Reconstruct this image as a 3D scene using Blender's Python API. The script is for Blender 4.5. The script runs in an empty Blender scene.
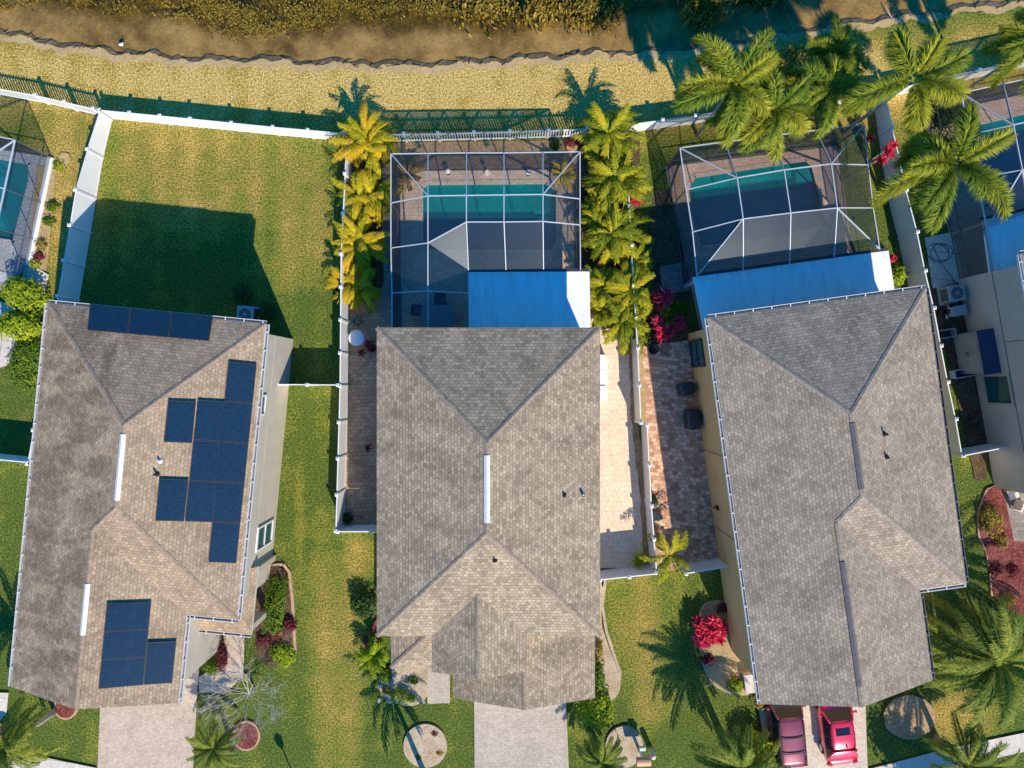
import bpy, math, random
from mathutils import Vector, Matrix
from mathutils.geometry import tessellate_polygon
R = math.radians
rnd = random.Random(7)
sc = bpy.context.scene
COL = sc.collection
CAMZ, F, CX, CY = 40.0, 680.0, 512.0, 384.0
SUN_EL, SUN_AZ = 38.0, 23.0          # elevation; shadows run this many degrees west of north

def P(px, py, z=0.0):
    s = (CAMZ - z) / F
    return Vector(((px - CX) * s, (CY - py) * s, z))
def G(px, py):                        # ground position of an image point at height 0
    p = P(px, py); return (p.x, p.y)
def hit(px, py, p0, n):               # sight line against a plane
    o = Vector((0, 0, CAMZ)); d = Vector(((px - CX) / F, (CY - py) / F, -1.0))
    t = (p0 - o).dot(n) / d.dot(n)
    return o + d * t

# ------------------------------------------------------------------ materials
def new_mat(name):
    m = bpy.data.materials.new(name); m.use_nodes = True
    nt = m.node_tree; nt.nodes.clear()
    out = nt.nodes.new('ShaderNodeOutputMaterial')
    return m, nt, out
def nd(nt, t, **kw):
    n = nt.nodes.new('ShaderNode' + t)
    for k, v in kw.items():
        if isinstance(v, bpy.types.NodeSocket): nt.links.new(v, n.inputs[k])
        elif k in n.inputs: n.inputs[k].default_value = v
        else: setattr(n, k, v)
    return n
def lk(nt, a, b): nt.links.new(a, b)
def c4(c): return (c[0], c[1], c[2], 1.0)
def math_(nt, op, a, b=None, clamp=False):
    n = nt.nodes.new('ShaderNodeMath'); n.operation = op; n.use_clamp = clamp
    for i, v in enumerate((a, b)):
        if v is None: continue
        if isinstance(v, bpy.types.NodeSocket): nt.links.new(v, n.inputs[i])
        else: n.inputs[i].default_value = v
    return n.outputs[0]
def pos(nt): return nt.nodes.new('ShaderNodeNewGeometry').outputs['Position']
def objc(nt): return nt.nodes.new('ShaderNodeTexCoord').outputs['Object']
def uvc(nt): return nt.nodes.new('ShaderNodeTexCoord').outputs['UV']
def mapv(nt, vec, scale=(1, 1, 1), rot=0.0, loc=(0, 0, 0)):
    n = nt.nodes.new('ShaderNodeMapping'); lk(nt, vec, n.inputs[0])
    n.inputs['Scale'].default_value = scale; n.inputs['Rotation'].default_value = (0, 0, rot)
    n.inputs['Location'].default_value = loc
    return n.outputs[0]
def noise(nt, vec, scale, detail=3.0, rough=0.6):
    n = nt.nodes.new('ShaderNodeTexNoise'); lk(nt, vec, n.inputs['Vector'])
    n.inputs['Scale'].default_value = scale; n.inputs['Detail'].default_value = detail
    n.inputs['Roughness'].default_value = rough
    return n.outputs[0]
def ramp(nt, fac, stops):
    n = nt.nodes.new('ShaderNodeValToRGB'); e = n.color_ramp.elements
    while len(e) < len(stops): e.new(0.5)
    for i, (p, c) in enumerate(stops):
        e[i].position = p; e[i].color = c4(c) if len(c) == 3 else c
    lk(nt, fac, n.inputs[0]); return n.outputs[0]
def mixc(nt, fac, a, b, mode='MIX'):
    n = nt.nodes.new('ShaderNodeMix'); n.data_type = 'RGBA'; n.blend_type = mode
    for i, v in ((0, fac), (6, a), (7, b)):
        if isinstance(v, bpy.types.NodeSocket): lk(nt, v, n.inputs[i])
        else: n.inputs[i].default_value = v if i == 0 else c4(v)
    return n.outputs[2]
def maprange(nt, v, a, b, c=0.0, d=1.0):
    n = nt.nodes.new('ShaderNodeMapRange'); n.interpolation_type = 'SMOOTHSTEP'
    lk(nt, v, n.inputs[0])
    for i, x in enumerate((a, b, c, d)): n.inputs[i + 1].default_value = x
    return n.outputs[0]
def finish(nt, out, color, rough=0.8, spec=0.25, metal=0.0, bump=None, bstr=0.4, bdist=0.03, coat=0.0):
    b = nt.nodes.new('ShaderNodeBsdfPrincipled')
    if isinstance(color, bpy.types.NodeSocket): lk(nt, color, b.inputs['Base Color'])
    else: b.inputs['Base Color'].default_value = c4(color)
    if isinstance(rough, bpy.types.NodeSocket): lk(nt, rough, b.inputs['Roughness'])
    else: b.inputs['Roughness'].default_value = rough
    b.inputs['Specular IOR Level'].default_value = spec
    b.inputs['Metallic'].default_value = metal
    b.inputs['Coat Weight'].default_value = coat
    b.inputs['Coat Roughness'].default_value = 0.06
    if bump is not None:
        n = nt.nodes.new('ShaderNodeBump'); lk(nt, bump, n.inputs['Height'])
        n.inputs['Strength'].default_value = bstr; n.inputs['Distance'].default_value = bdist
        lk(nt, n.outputs[0], b.inputs['Normal'])
    lk(nt, b.outputs[0], out.inputs[0]); return b

def m_plain(name, col, rough=0.6, var=0.12, scale=3.0, spec=0.3, metal=0.0, coat=0.0):
    m, nt, out = new_mat(name)
    p = objc(nt)
    f = noise(nt, p, scale, 5)
    f2 = noise(nt, p, scale * 9, 2)
    f = math_(nt, 'ADD', math_(nt, 'MULTIPLY', f, 0.7), math_(nt, 'MULTIPLY', f2, 0.3))
    lo = tuple(max(0, x * (1 - var * 1.6)) for x in col); hi = tuple(min(1, x * (1 + var * 1.2)) for x in col)
    finish(nt, out, ramp(nt, f, [(0.3, lo), (0.7, hi)]), rough, spec, metal, coat=coat)
    return m

def m_lawn():
    m, nt, out = new_mat('lawn')
    p = pos(nt)
    big = noise(nt, p, 0.22, 4); mid = noise(nt, p, 1.1, 4); fine = noise(nt, p, 8.5, 3, 0.65)
    fine2 = noise(nt, p, 15.0, 2, 0.6)
    blobs = [(500, 80, 800, 62, 1.0), (200, 170, 125, 70, .52), (60, 190, 45, 110, .78), (338, 660, 30, 130, .46),
             (640, 640, 30, 70, .5), (560, 60, 120, 50, 1.0), (300, 210, 40, 90, .42), (1000, 60, 90, 45, .7),
             (960, 720, 40, 30, .6), (360, 560, 22, 26, .6), (300, 500, 6, 60, .35), (650, 700, 26, 40, .45)]
    dry = None
    for (bx, by, rx, ry, a) in blobs:
        c = P(bx, by)
        v = nt.nodes.new('ShaderNodeVectorMath'); v.operation = 'SUBTRACT'; lk(nt, p, v.inputs[0]); v.inputs[1].default_value = (c.x, c.y, 0)
        s = nt.nodes.new('ShaderNodeVectorMath'); s.operation = 'MULTIPLY'; lk(nt, v.outputs[0], s.inputs[0])
        s.inputs[1].default_value = (17.0 / rx, 17.0 / ry, 0)
        l = nt.nodes.new('ShaderNodeVectorMath'); l.operation = 'LENGTH'; lk(nt, s.outputs[0], l.inputs[0])
        t = maprange(nt, l.outputs['Value'], 1.4, 0.35, 0, a)
        dry = t if dry is None else math_(nt, 'MAXIMUM', dry, t)
    sxx = nt.nodes.new('ShaderNodeSeparateXYZ'); lk(nt, p, sxx.inputs[0])     # mowing stripes
    stripe = math_(nt, 'SINE', math_(nt, 'ADD', math_(nt, 'MULTIPLY', sxx.outputs[0], 3.3), math_(nt, 'MULTIPLY', noise(nt, p, .5, 2), 2.2)))
    dry = math_(nt, 'ADD', dry, math_(nt, 'MULTIPLY', stripe, .075))
    d = math_(nt, 'ADD', dry, math_(nt, 'MULTIPLY', math_(nt, 'SUBTRACT', big, 0.5), 1.1))
    d = math_(nt, 'ADD', d, math_(nt, 'MULTIPLY', math_(nt, 'SUBTRACT', mid, 0.5), .8))
    d = math_(nt, 'ADD', d, math_(nt, 'MULTIPLY', math_(nt, 'SUBTRACT', fine, 0.5), .6), )
    col = ramp(nt, d, [(0.0, (.095, .135, .024)), (.25, (.18, .197, .032)), (.5, (.26, .217, .048)), (.8, (.41, .292, .072)), (1.0, (.52, .375, .12))])
    col = mixc(nt, 1.0, col, ramp(nt, fine, [(.33, (.48, .50, .45)), (.5, (1, 1, 1)), (.67, (1.5, 1.46, 1.36))]), 'MULTIPLY')
    col = mixc(nt, 0.7, col, ramp(nt, fine2, [(.36, (.48, .50, .45)), (.5, (1, 1, 1)), (.64, (1.5, 1.46, 1.38))]), 'MULTIPLY')
    h = math_(nt, 'ADD', fine, fine2)
    finish(nt, out, col, 0.9, 0.1, bump=h, bstr=0.7, bdist=0.06)
    return m

def m_bricks(name, c1, c2, mortar, w, h, rot=0.0, ms=0.012, stain=0.25, coords='pos', dark=(.5, .5, .5), rough=.85, extra=None, off=.5):
    m, nt, out = new_mat(name)
    p = pos(nt) if coords == 'pos' else uvc(nt)
    v = mapv(nt, p, rot=rot) if rot else p
    b = nt.nodes.new('ShaderNodeTexBrick'); lk(nt, v, b.inputs['Vector'])
    b.inputs['Color1'].default_value = c4(c1); b.inputs['Color2'].default_value = c4(c2); b.inputs['Mortar'].default_value = c4(mortar)
    b.inputs['Scale'].default_value = 1.0; b.inputs['Mortar Size'].default_value = ms
    b.inputs['Brick Width'].default_value = w; b.inputs['Row Height'].default_value = h
    b.inputs['Mortar Smooth'].default_value = 0.3; b.offset = off
    n1 = noise(nt, p, 0.55, 5, .65); n2 = noise(nt, p, 7.0, 3)
    col = mixc(nt, 1.0, b.outputs[0], ramp(nt, n1, [(.28, tuple(1 - stain * (1 - x) * 2 for x in dark)), (.62, (1.08, 1.06, 1.04))]), 'MULTIPLY')
    col = mixc(nt, .8, col, ramp(nt, n2, [(.3, (.78, .78, .78)), (.7, (1.18, 1.17, 1.15))]), 'MULTIPLY')
    if extra: col = extra(nt, p, col)
    finish(nt, out, col, rough, .2, bump=b.outputs['Fac'], bstr=-.35, bdist=.01)
    return m

def m_ground(name, stops, scale, rough=.95, bump=.6, scale2=None):
    m, nt, out = new_mat(name); p = pos(nt)
    n = noise(nt, p, scale, 6, .72); n2 = noise(nt, p, scale2 or scale * .12, 3)
    f = math_(nt, 'ADD', math_(nt, 'MULTIPLY', n, .7), math_(nt, 'MULTIPLY', n2, .3))
    finish(nt, out, ramp(nt, f, stops), rough, .1, bump=n, bstr=bump, bdist=.05)
    return m

def m_leaf(name, stops, trans=.25, rough=.6, spec=.12):
    m, nt, out = new_mat(name)
    a = nt.nodes.new('ShaderNodeAttribute'); a.attribute_name = 'tint'
    isl = nt.nodes.new('ShaderNodeNewGeometry').outputs['Random Per Island']
    oi = nt.nodes.new('ShaderNodeObjectInfo').outputs['Random']
    f = math_(nt, 'ADD', math_(nt, 'MULTIPLY', a.outputs['Fac'], .54), math_(nt, 'MULTIPLY', isl, .38))
    f = math_(nt, 'ADD', f, math_(nt, 'MULTIPLY', oi, .08))
    col = ramp(nt, f, stops)
    b = nt.nodes.new('ShaderNodeBsdfPrincipled'); lk(nt, col, b.inputs['Base Color'])
    b.inputs['Roughness'].default_value = rough; b.inputs['Specular IOR Level'].default_value = spec
    t = nt.nodes.new('ShaderNodeBsdfTranslucent'); lk(nt, col, t.inputs['Color'])
    mx = nt.nodes.new('ShaderNodeMixShader'); mx.inputs[0].default_value = trans
    lk(nt, b.outputs[0], mx.inputs[1]); lk(nt, t.outputs[0], mx.inputs[2]); lk(nt, mx.outputs[0], out.inputs[0])
    return m

def m_screen():
    m, nt, out = new_mat('insect_screen')
    g = nt.nodes.new('ShaderNodeNewGeometry')
    d = nt.nodes.new('ShaderNodeVectorMath'); d.operation = 'DOT_PRODUCT'
    lk(nt, g.outputs['Normal'], d.inputs[0]); lk(nt, g.outputs['Incoming'], d.inputs[1])
    c = math_(nt, 'MAXIMUM', math_(nt, 'ABSOLUTE', d.outputs['Value']), .12)
    a = math_(nt, 'SUBTRACT', 1.0, math_(nt, 'POWER', .77, math_(nt, 'DIVIDE', 1.0, c)))   # wires hide more at a grazing angle
    w = noise(nt, g.outputs['Position'], .8, 3)
    d0 = nt.nodes.new('ShaderNodeBsdfDiffuse'); lk(nt, ramp(nt, w, [(.3, (.03, .034, .04)), (.7, (.045, .05, .056))]), d0.inputs[0])
    g0 = nt.nodes.new('ShaderNodeBsdfGlossy'); g0.inputs[0].default_value = (.46, .52, .58, 1); g0.inputs['Roughness'].default_value = .34
    df = nt.nodes.new('ShaderNodeMixShader'); df.inputs[0].default_value = .075; lk(nt, d0.outputs[0], df.inputs[1]); lk(nt, g0.outputs[0], df.inputs[2])
    tr = nt.nodes.new('ShaderNodeBsdfTransparent')
    mx = nt.nodes.new('ShaderNodeMixShader'); lk(nt, a, mx.inputs[0]); lk(nt, tr.outputs[0], mx.inputs[1]); lk(nt, df.outputs[0], mx.inputs[2])
    lk(nt, mx.outputs[0], out.inputs[0]); return m

def m_water(name, tint, ripple, dist, rough=.03, mix_=.0, body=(.02, .1, .12)):
    m, nt, out = new_mat(name); p = pos(nt)
    n = noise(nt, p, ripple, 3)
    bp = nt.nodes.new('ShaderNodeBump'); lk(nt, n, bp.inputs['Height']); bp.inputs['Strength'].default_value = .35; bp.inputs['Distance'].default_value = dist
    tr = nt.nodes.new('ShaderNodeBsdfTransparent'); tr.inputs[0].default_value = c4(tint)
    df = nt.nodes.new('ShaderNodeBsdfDiffuse'); df.inputs[0].default_value = c4(body)
    m1 = nt.nodes.new('ShaderNodeMixShader'); m1.inputs[0].default_value = mix_
    lk(nt, tr.outputs[0], m1.inputs[1]); lk(nt, df.outputs[0], m1.inputs[2])
    gl = nt.nodes.new('ShaderNodeBsdfGlossy'); gl.inputs['Roughness'].default_value = rough; lk(nt, bp.outputs[0], gl.inputs['Normal'])
    fr = nt.nodes.new('ShaderNodeFresnel'); lk(nt, math_(nt, 'ADD', math_(nt, 'MULTIPLY', nt.nodes.new('ShaderNodeNewGeometry').outputs['Backfacing'], 1 / 1.33 - 1.33), 1.33), fr.inputs['IOR']); lk(nt, bp.outputs[0], fr.inputs['Normal'])
    mx = nt.nodes.new('ShaderNodeMixShader'); lk(nt, fr.outputs[0], mx.inputs[0]); lk(nt, m1.outputs[0], mx.inputs[1]); lk(nt, gl.outputs[0], mx.inputs[2])
    lk(nt, mx.outputs[0], out.inputs[0]); return m

def roof_extra(amount, dark, scale=.9, lo=.42, hi=.6, west=False):
    def f(nt, p, col):
        n = noise(nt, mapv(nt, p, scale=(1.0, .45, 1)), scale, 6, .7)
        am = amount
        if west:      # years of dirt on the weather side of this roof
            sx = nt.nodes.new('ShaderNodeSeparateXYZ'); lk(nt, objc(nt), sx.inputs[0])
            am = math_(nt, 'MULTIPLY', maprange(nt, sx.outputs[0], 6.0, 3.6, .28, 1.0), amount)
        return mixc(nt, math_(nt, 'MULTIPLY', maprange(nt, n, lo, hi), am), col, mixc(nt, 1.0, col, dark, 'MULTIPLY'))
    return f

M = {}
M['lawn'] = m_lawn()
M['roof1'] = m_bricks('brown_shingles', (.53, .39, .262), (.36, .265, .175), (.25, .185, .12), .215, .165, ms=.012, coords='uv', extra=roof_extra(.7, (.46, .43, .42), 1.1, .40, .58, True))
M['roof2'] = m_bricks('weathered_grey_shingles', (.52, .41, .285), (.31, .24, .16), (.22, .17, .115), .215, .165, ms=.012, coords='uv', extra=roof_extra(.5, (.66, .66, .68), .8))
M['roof3'] = m_bricks('grey_shingles', (.46, .375, .28), (.30, .242, .178), (.20, .162, .12), .215, .165, ms=.012, coords='uv', extra=roof_extra(.45, (.70, .68, .66), 1.0, .4, .62))
M['cap1'] = m_plain('shingle_cap_brown', (.36, .265, .185), .95, .3, 5, .05)
M['cap2'] = m_plain('shingle_cap_grey', (.33, .255, .185), .95, .3, 5, .05)
M['cap3'] = m_plain('shingle_cap_pale', (.33, .265, .205), .95, .3, 5, .05)
M['stucco1'] = m_plain('beige_stucco', (.56, .49, .40), .9, .07, 1.2)
M['stucco2'] = m_plain('cream_stucco', (.5, .44, .34), .9, .07, 1.2)
M['stucco3'] = m_plain('tan_stucco', (.70, .44, .19), .9, .07, 1.2)
M['stucco4'] = m_plain('pale_stucco', (.60, .52, .42), .9, .07, 1.2)
M['white'] = m_plain('white_vinyl', (.80, .80, .80), .45, .04, 1.5, .4)
M['gutter'] = m_plain('white_gutter', (.70, .70, .69), .45, .1, 2.5, .4)
M['gutter_dark'] = m_plain('bronze_gutter', (.16, .145, .14), .5, .15, 2.5, .4)
M['trough'] = m_plain('gutter_trough', (.20, .18, .16), .8, .3, 4)
M['alum'] = m_plain('white_aluminium', (.50, .54, .58), .4, .06, 2, .5)
M['alum_d'] = m_plain('grey_aluminium', (.13, .145, .165), .45, .1, 2, .4)
M['panroof'] = None
M['frame_w'] = m_plain('window_frame', (.72, .70, .66), .5, .06, 2)
M['frame_d'] = m_plain('bronze_frame', (.05, .05, .055), .4, .1, 2)
M['black'] = m_plain('black_plastic', (.015, .016, .018), .35, .2, 3, .5)
M['cover'] = m_plain('black_vinyl_cover', (.022, .03, .04), .32, .3, 3, .5)
M['rubber'] = m_plain('rubber', (.02, .02, .02), .8, .1, 3)
M['steel'] = m_plain('galvanised_steel', (.5, .5, .5), .4, .1, 3, .5, .6)
M['ventw'] = m_plain('white_ridge_vent', (.78, .78, .78), .5, .06, 3)
M['ventb'] = m_plain('brown_ridge_vent', (.17, .135, .135), .6, .2, 4)
M['screen'] = m_screen()
M['concrete'] = m_bricks('concrete', (.68, .61, .52), (.63, .56, .48), (.26, .23, .2), 60, 1.6, R(8), .02, .12)
M['curb'] = m_plain('stone_edging', (.52, .40, .29), .9, .25, 3)
M['curb_r'] = m_plain('terracotta_edging', (.55, .33, .22), .9, .2, 3)
M['pav_cream'] = m_bricks('cream_pavers', (.86, .68, .50), (.79, .62, .46), (.64, .50, .37), .30, .30, 0, .012, .10)
M['pav_deck'] = m_bricks('pool_deck_pavers', (.62, .49, .37), (.53, .41, .31), (.36, .29, .22), .32, .22, 0, .01, .12)
M['pav_pink'] = m_bricks('pink_deck_pavers', (.60, .42, .33), (.50, .36, .28), (.36, .26, .2), .32, .22, R(8), .01, .12)
M['pav_red'] = m_bricks('red_pavers', (.92, .60, .42), (.44, .21, .125), (.40, .26, .17), .30, .22, R(8), .014, .25)
M['pav_brown'] = m_bricks('brown_pavers', (.52, .37, .24), (.37, .25, .155), (.25, .18, .12), .32, .22, R(-3), .014, .3)
M['pav_grey'] = m_bricks('grey_pavers', (.34, .29, .25), (.26, .22, .19), (.19, .16, .14), .32, .22, 0, .012, .25)
M['pav_cool'] = m_bricks('cool_grey_pavers', (.45, .47, .50), (.37, .39, .42), (.27, .28, .30), .32, .22, R(-12), .012, .15)
M['drive1'] = m_bricks('driveway_pavers_pinkish', (.62, .49, .38), (.52, .41, .32), (.42, .33, .26), .22, .12, R(-6), .01, .12)
M['drive2'] = m_bricks('driveway_pavers_grey', (.57, .48, .385), (.48, .405, .325), (.38, .32, .26), .22, .12, 0, .012, .12)
M['drive3'] = m_bricks('driveway_pavers_tan', (.68, .58, .46), (.59, .50, .40), (.48, .41, .33), .22, .12, R(8), .01, .12)
M['mulch'] = m_ground('mulch', [(.3, (.03, .018, .010)), (.5, (.11, .07, .04)), (.62, (.20, .135, .08)), (.75, (.34, .25, .17))], 7)
M['mulch_tan'] = m_ground('tan_gravel', [(.3, (.16, .09, .045)), (.5, (.42, .27, .14)), (.7, (.62, .46, .29))], 7)
M['mulch_red'] = m_ground('red_mulch', [(.32, (.04, .009, .010)), (.5, (.20, .05, .042)), (.68, (.44, .19, .14))], 10)
M['mulch_pale'] = m_ground('pale_stone_mulch', [(.32, (.20, .12, .06)), (.48, (.48, .36, .23)), (.6, (.62, .50, .35)), (.72, (.78, .68, .52))], 13)
M['soil'] = m_ground('dry_soil', [(.3, (.24, .16, .07)), (.5, (.45, .32, .15)), (.7, (.60, .44, .24))], 6)
M['shore'] = m_ground('wet_shore_mud', [(.3, (.07, .05, .03)), (.55, (.20, .14, .085)), (.75, (.46, .35, .23))], 4)
M['plaster'] = m_ground('pool_plaster', [(.34, (.40, .56, .54)), (.5, (.64, .76, .72)), (.64, (.88, .93, .88))], 5, .8, .2)  # plaster colour with the water's rippling light painted in as strong mottling
M['plaster_d'] = m_ground('pool_plaster_blue', [(.35, (.30, .47, .52)), (.5, (.38, .55, .60)), (.7, (.52, .66, .70))], 7, .8, .2)
M['tile'] = m_plain('pool_tile', (.10, .22, .26), .3, .2, 8, .5)
M['poolwater'] = m_water('pool_water', (.05, .66, .70), 5, .02, body=(.004, .19, .20), mix_=.34)
M['poolwater2'] = m_water('pool_water_bright', (.02, .66, .72), 5, .02, body=(.0, .26, .28), mix_=.34)
M['pondwater'] = m_water('pond_water', (.78, .70, .52), 2.2, .015, body=(.09, .075, .045), mix_=.07)
M['rock'] = m_ground('boulder_stone', [(.3, (.2, .17, .12)), (.5, (.42, .37, .28)), (.7, (.6, .55, .45))], 3, .9, .6)
M['pot_or'] = m_plain('terracotta', (.55, .22, .10), .8, .15, 4)
M['trunk'] = m_ground('palm_trunk', [(.3, (.26, .22, .18)), (.5, (.45, .40, .33)), (.7, (.62, .56, .48))], 5, .9, .5)
M['twig'] = m_plain('bare_twigs', (.66, .58, .48), .9, .25, 4)
M['glass'] = m_plain('window_glass', (.015, .09, .11), .06, .2, 1, .6)
M['acmetal'] = m_plain('ac_cabinet', (.40, .41, .41), .45, .08, 3, .4)
M['grille'] = m_plain('fan_grille', (.05, .055, .06), .5, .2, 4, .4)
M['shedwall'] = m_plain('shed_wall', (.30, .32, .30), .7, .1, 2)
M['shedroof'] = m_plain('shed_roof', (.05, .06, .12), .6, .15, 2)
M['tealbox'] = m_plain('equipment_box', (.34, .40, .42), .6, .1, 3)
M['paint_red'] = m_plain('red_paint', (.74, .016, .07), .30, .05, 2, .5, .25, 1.0)
M['paint_mar'] = m_plain('maroon_paint', (.24, .045, .07), .3, .05, 2, .5, .25, 1.0)
M['carglass'] = m_plain('car_glass', (.012, .02, .03), .08, .1, 1, .5)
M['lamp_glass'] = m_plain('lamp_lens', (.55, .06, .05), .15, .1, 3, .5)
M['head_glass'] = m_plain('headlamp_lens', (.7, .7, .7), .1, .05, 3, .6)
M['mail'] = m_plain('salmon_paint', (.66, .36, .22), .5, .06, 3)
M['newsbox'] = m_plain('pale_green_plastic', (.55, .68, .52), .5, .06, 3)
M['blackmetal'] = m_plain('black_metal', (.02, .02, .02), .4, .1, 3, .5)
M['table'] = m_plain('dark_wicker', (.07, .075, .09), .7, .3, 12)
M['tabletop'] = m_plain('stone_table', (.24, .25, .28), .4, .12, 2, .4)
M['cushion'] = m_plain('grey_cushion', (.13, .14, .18), .9, .15, 3)
M['bird'] = m_plain('white_feathers', (.82, .82, .80), .9, .04, 5)
M['beak'] = m_plain('beak', (.45, .28, .06), .5, .1, 5)
M['stick'] = m_plain('driftwood', (.5, .42, .32), .9, .2, 5)
M['chairw'] = m_plain('pale_outdoor_chair', (.62, .56, .48), .7, .1, 4)
# leaf materials
M['l_areca'] = m_leaf('areca_leaf', [(.05, (.045, .085, .008)), (.25, (.17, .21, .012)), (.45, (.42, .38, .018)), (.68, (.66, .50, .02)), (.85, (.70, .38, .03)), (1, (.58, .22, .04))], .25)
M['l_areca_g'] = m_leaf('areca_green_leaf', [(.05, (.04, .08, .008)), (.28, (.13, .19, .012)), (.5, (.32, .34, .02)), (.75, (.58, .50, .025)), (.9, (.68, .44, .03)), (1, (.58, .28, .04))], .25)
M['l_fox'] = m_leaf('foxtail_leaf', [(.05, (.04, .09, .014)), (.35, (.12, .20, .022)), (.6, (.24, .29, .028)), (.82, (.42, .39, .03)), (1, (.62, .48, .035))], .2)
M['l_date'] = m_leaf('date_palm_leaf', [(.05, (.05, .095, .02)), (.4, (.14, .195, .028)), (.7, (.30, .33, .04)), (.9, (.50, .44, .05)), (1, (.6, .45, .05))], .18)
M['l_green'] = m_leaf('shrub_leaf', [(.05, (.03, .065, .008)), (.4, (.08, .15, .012)), (.7, (.16, .25, .02)), (1, (.30, .34, .035))], .22)
M['l_lime'] = m_leaf('lime_shrub_leaf', [(.05, (.08, .14, .010)), (.4, (.24, .33, .014)), (.7, (.40, .47, .022)), (1, (.56, .56, .06))], .25)
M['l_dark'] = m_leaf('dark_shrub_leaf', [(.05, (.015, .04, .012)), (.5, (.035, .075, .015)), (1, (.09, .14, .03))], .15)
M['l_red'] = m_leaf('ti_leaf', [(.05, (.20, .008, .035)), (.4, (.56, .02, .05)), (.75, (.80, .05, .11)), (.93, (.84, .20, .22)), (1, (.8, .55, .35))], .25)
M['l_maroon'] = m_leaf('maroon_leaf', [(.05, (.05, .01, .012)), (.5, (.16, .03, .04)), (1, (.32, .08, .07))], .2)
M['l_gold'] = m_leaf('golden_shrub_leaf', [(.05, (.12, .085, .012)), (.5, (.30, .22, .035)), (1, (.48, .36, .08))], .2)
M['l_pond'] = m_leaf('pond_plant_leaf', [(.05, (.06, .045, .010)), (.4, (.20, .145, .022)), (.75, (.40, .29, .055)), (1, (.60, .45, .13))], .2)
M['l_brown'] = m_leaf('dry_frond', [(.05, (.14, .07, .02)), (.5, (.34, .19, .05)), (1, (.5, .33, .09))], .25)
M['l_agave'] = m_leaf('agave_leaf', [(.05, (.05, .10, .07)), (.5, (.12, .20, .14)), (1, (.25, .33, .22))], .1)

def m_panroof():
    m, nt, out = new_mat('painted_roof_panel'); p = pos(nt)
    n = noise(nt, mapv(nt, p, scale=(2.2, .28, 1)), 1.6, 4, .65)
    col = ramp(nt, n, [(.3, (.66, .68, .69)), (.5, (.82, .82, .82)), (.7, (.87, .87, .87))])
    finish(nt, out, col, .5, .3); return m
M['panroof'] = m_panroof()
def m_solar():
    m, nt, out = new_mat('solar_cells')
    b = nt.nodes.new('ShaderNodeTexBrick'); lk(nt, uvc(nt), b.inputs['Vector'])
    b.inputs['Color1'].default_value = (.007, .024, .05, 1); b.inputs['Color2'].default_value = (.011, .034, .066, 1); b.inputs['Mortar'].default_value = (.016, .038, .066, 1)
    b.inputs['Scale'].default_value = 1; b.inputs['Brick Width'].default_value = .16; b.inputs['Row Height'].default_value = .16; b.inputs['Mortar Size'].default_value = .012; b.offset = 0
    finish(nt, out, b.outputs[0], .22, .55); return m
M['solar'] = m_solar()
def m_pondbed():
    m, nt, out = new_mat('pond_bed'); p = pos(nt)
    sx = nt.nodes.new('ShaderNodeSeparateXYZ'); lk(nt, p, sx.inputs[0])
    n = noise(nt, p, 1.1, 6, .75); n2 = noise(nt, p, .28, 4); n3 = noise(nt, p, 5, 3)
    dep = maprange(nt, math_(nt, 'ADD', sx.outputs[2], math_(nt, 'MULTIPLY', math_(nt, 'SUBTRACT', n2, .5), .45)), -.19, -.44)
    sand = ramp(nt, math_(nt, 'ADD', math_(nt, 'MULTIPLY', n, .6), math_(nt, 'MULTIPLY', n2, .4)), [(.36, (.26, .18, .09)), (.5, (.52, .39, .21)), (.62, (.74, .58, .34))])
    f = math_(nt, 'ADD', math_(nt, 'MULTIPLY', n, .6), math_(nt, 'MULTIPLY', n3, .4))
    weed = ramp(nt, f, [(.32, (.025, .022, .006)), (.45, (.10, .078, .012)), (.56, (.25, .185, .024)), (.72, (.5, .37, .07))])
    finish(nt, out, mixc(nt, dep, sand, weed), .9, .1, bump=n3, bstr=.5, bdist=.08); return m
M['pondbed'] = m_pondbed()

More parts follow.
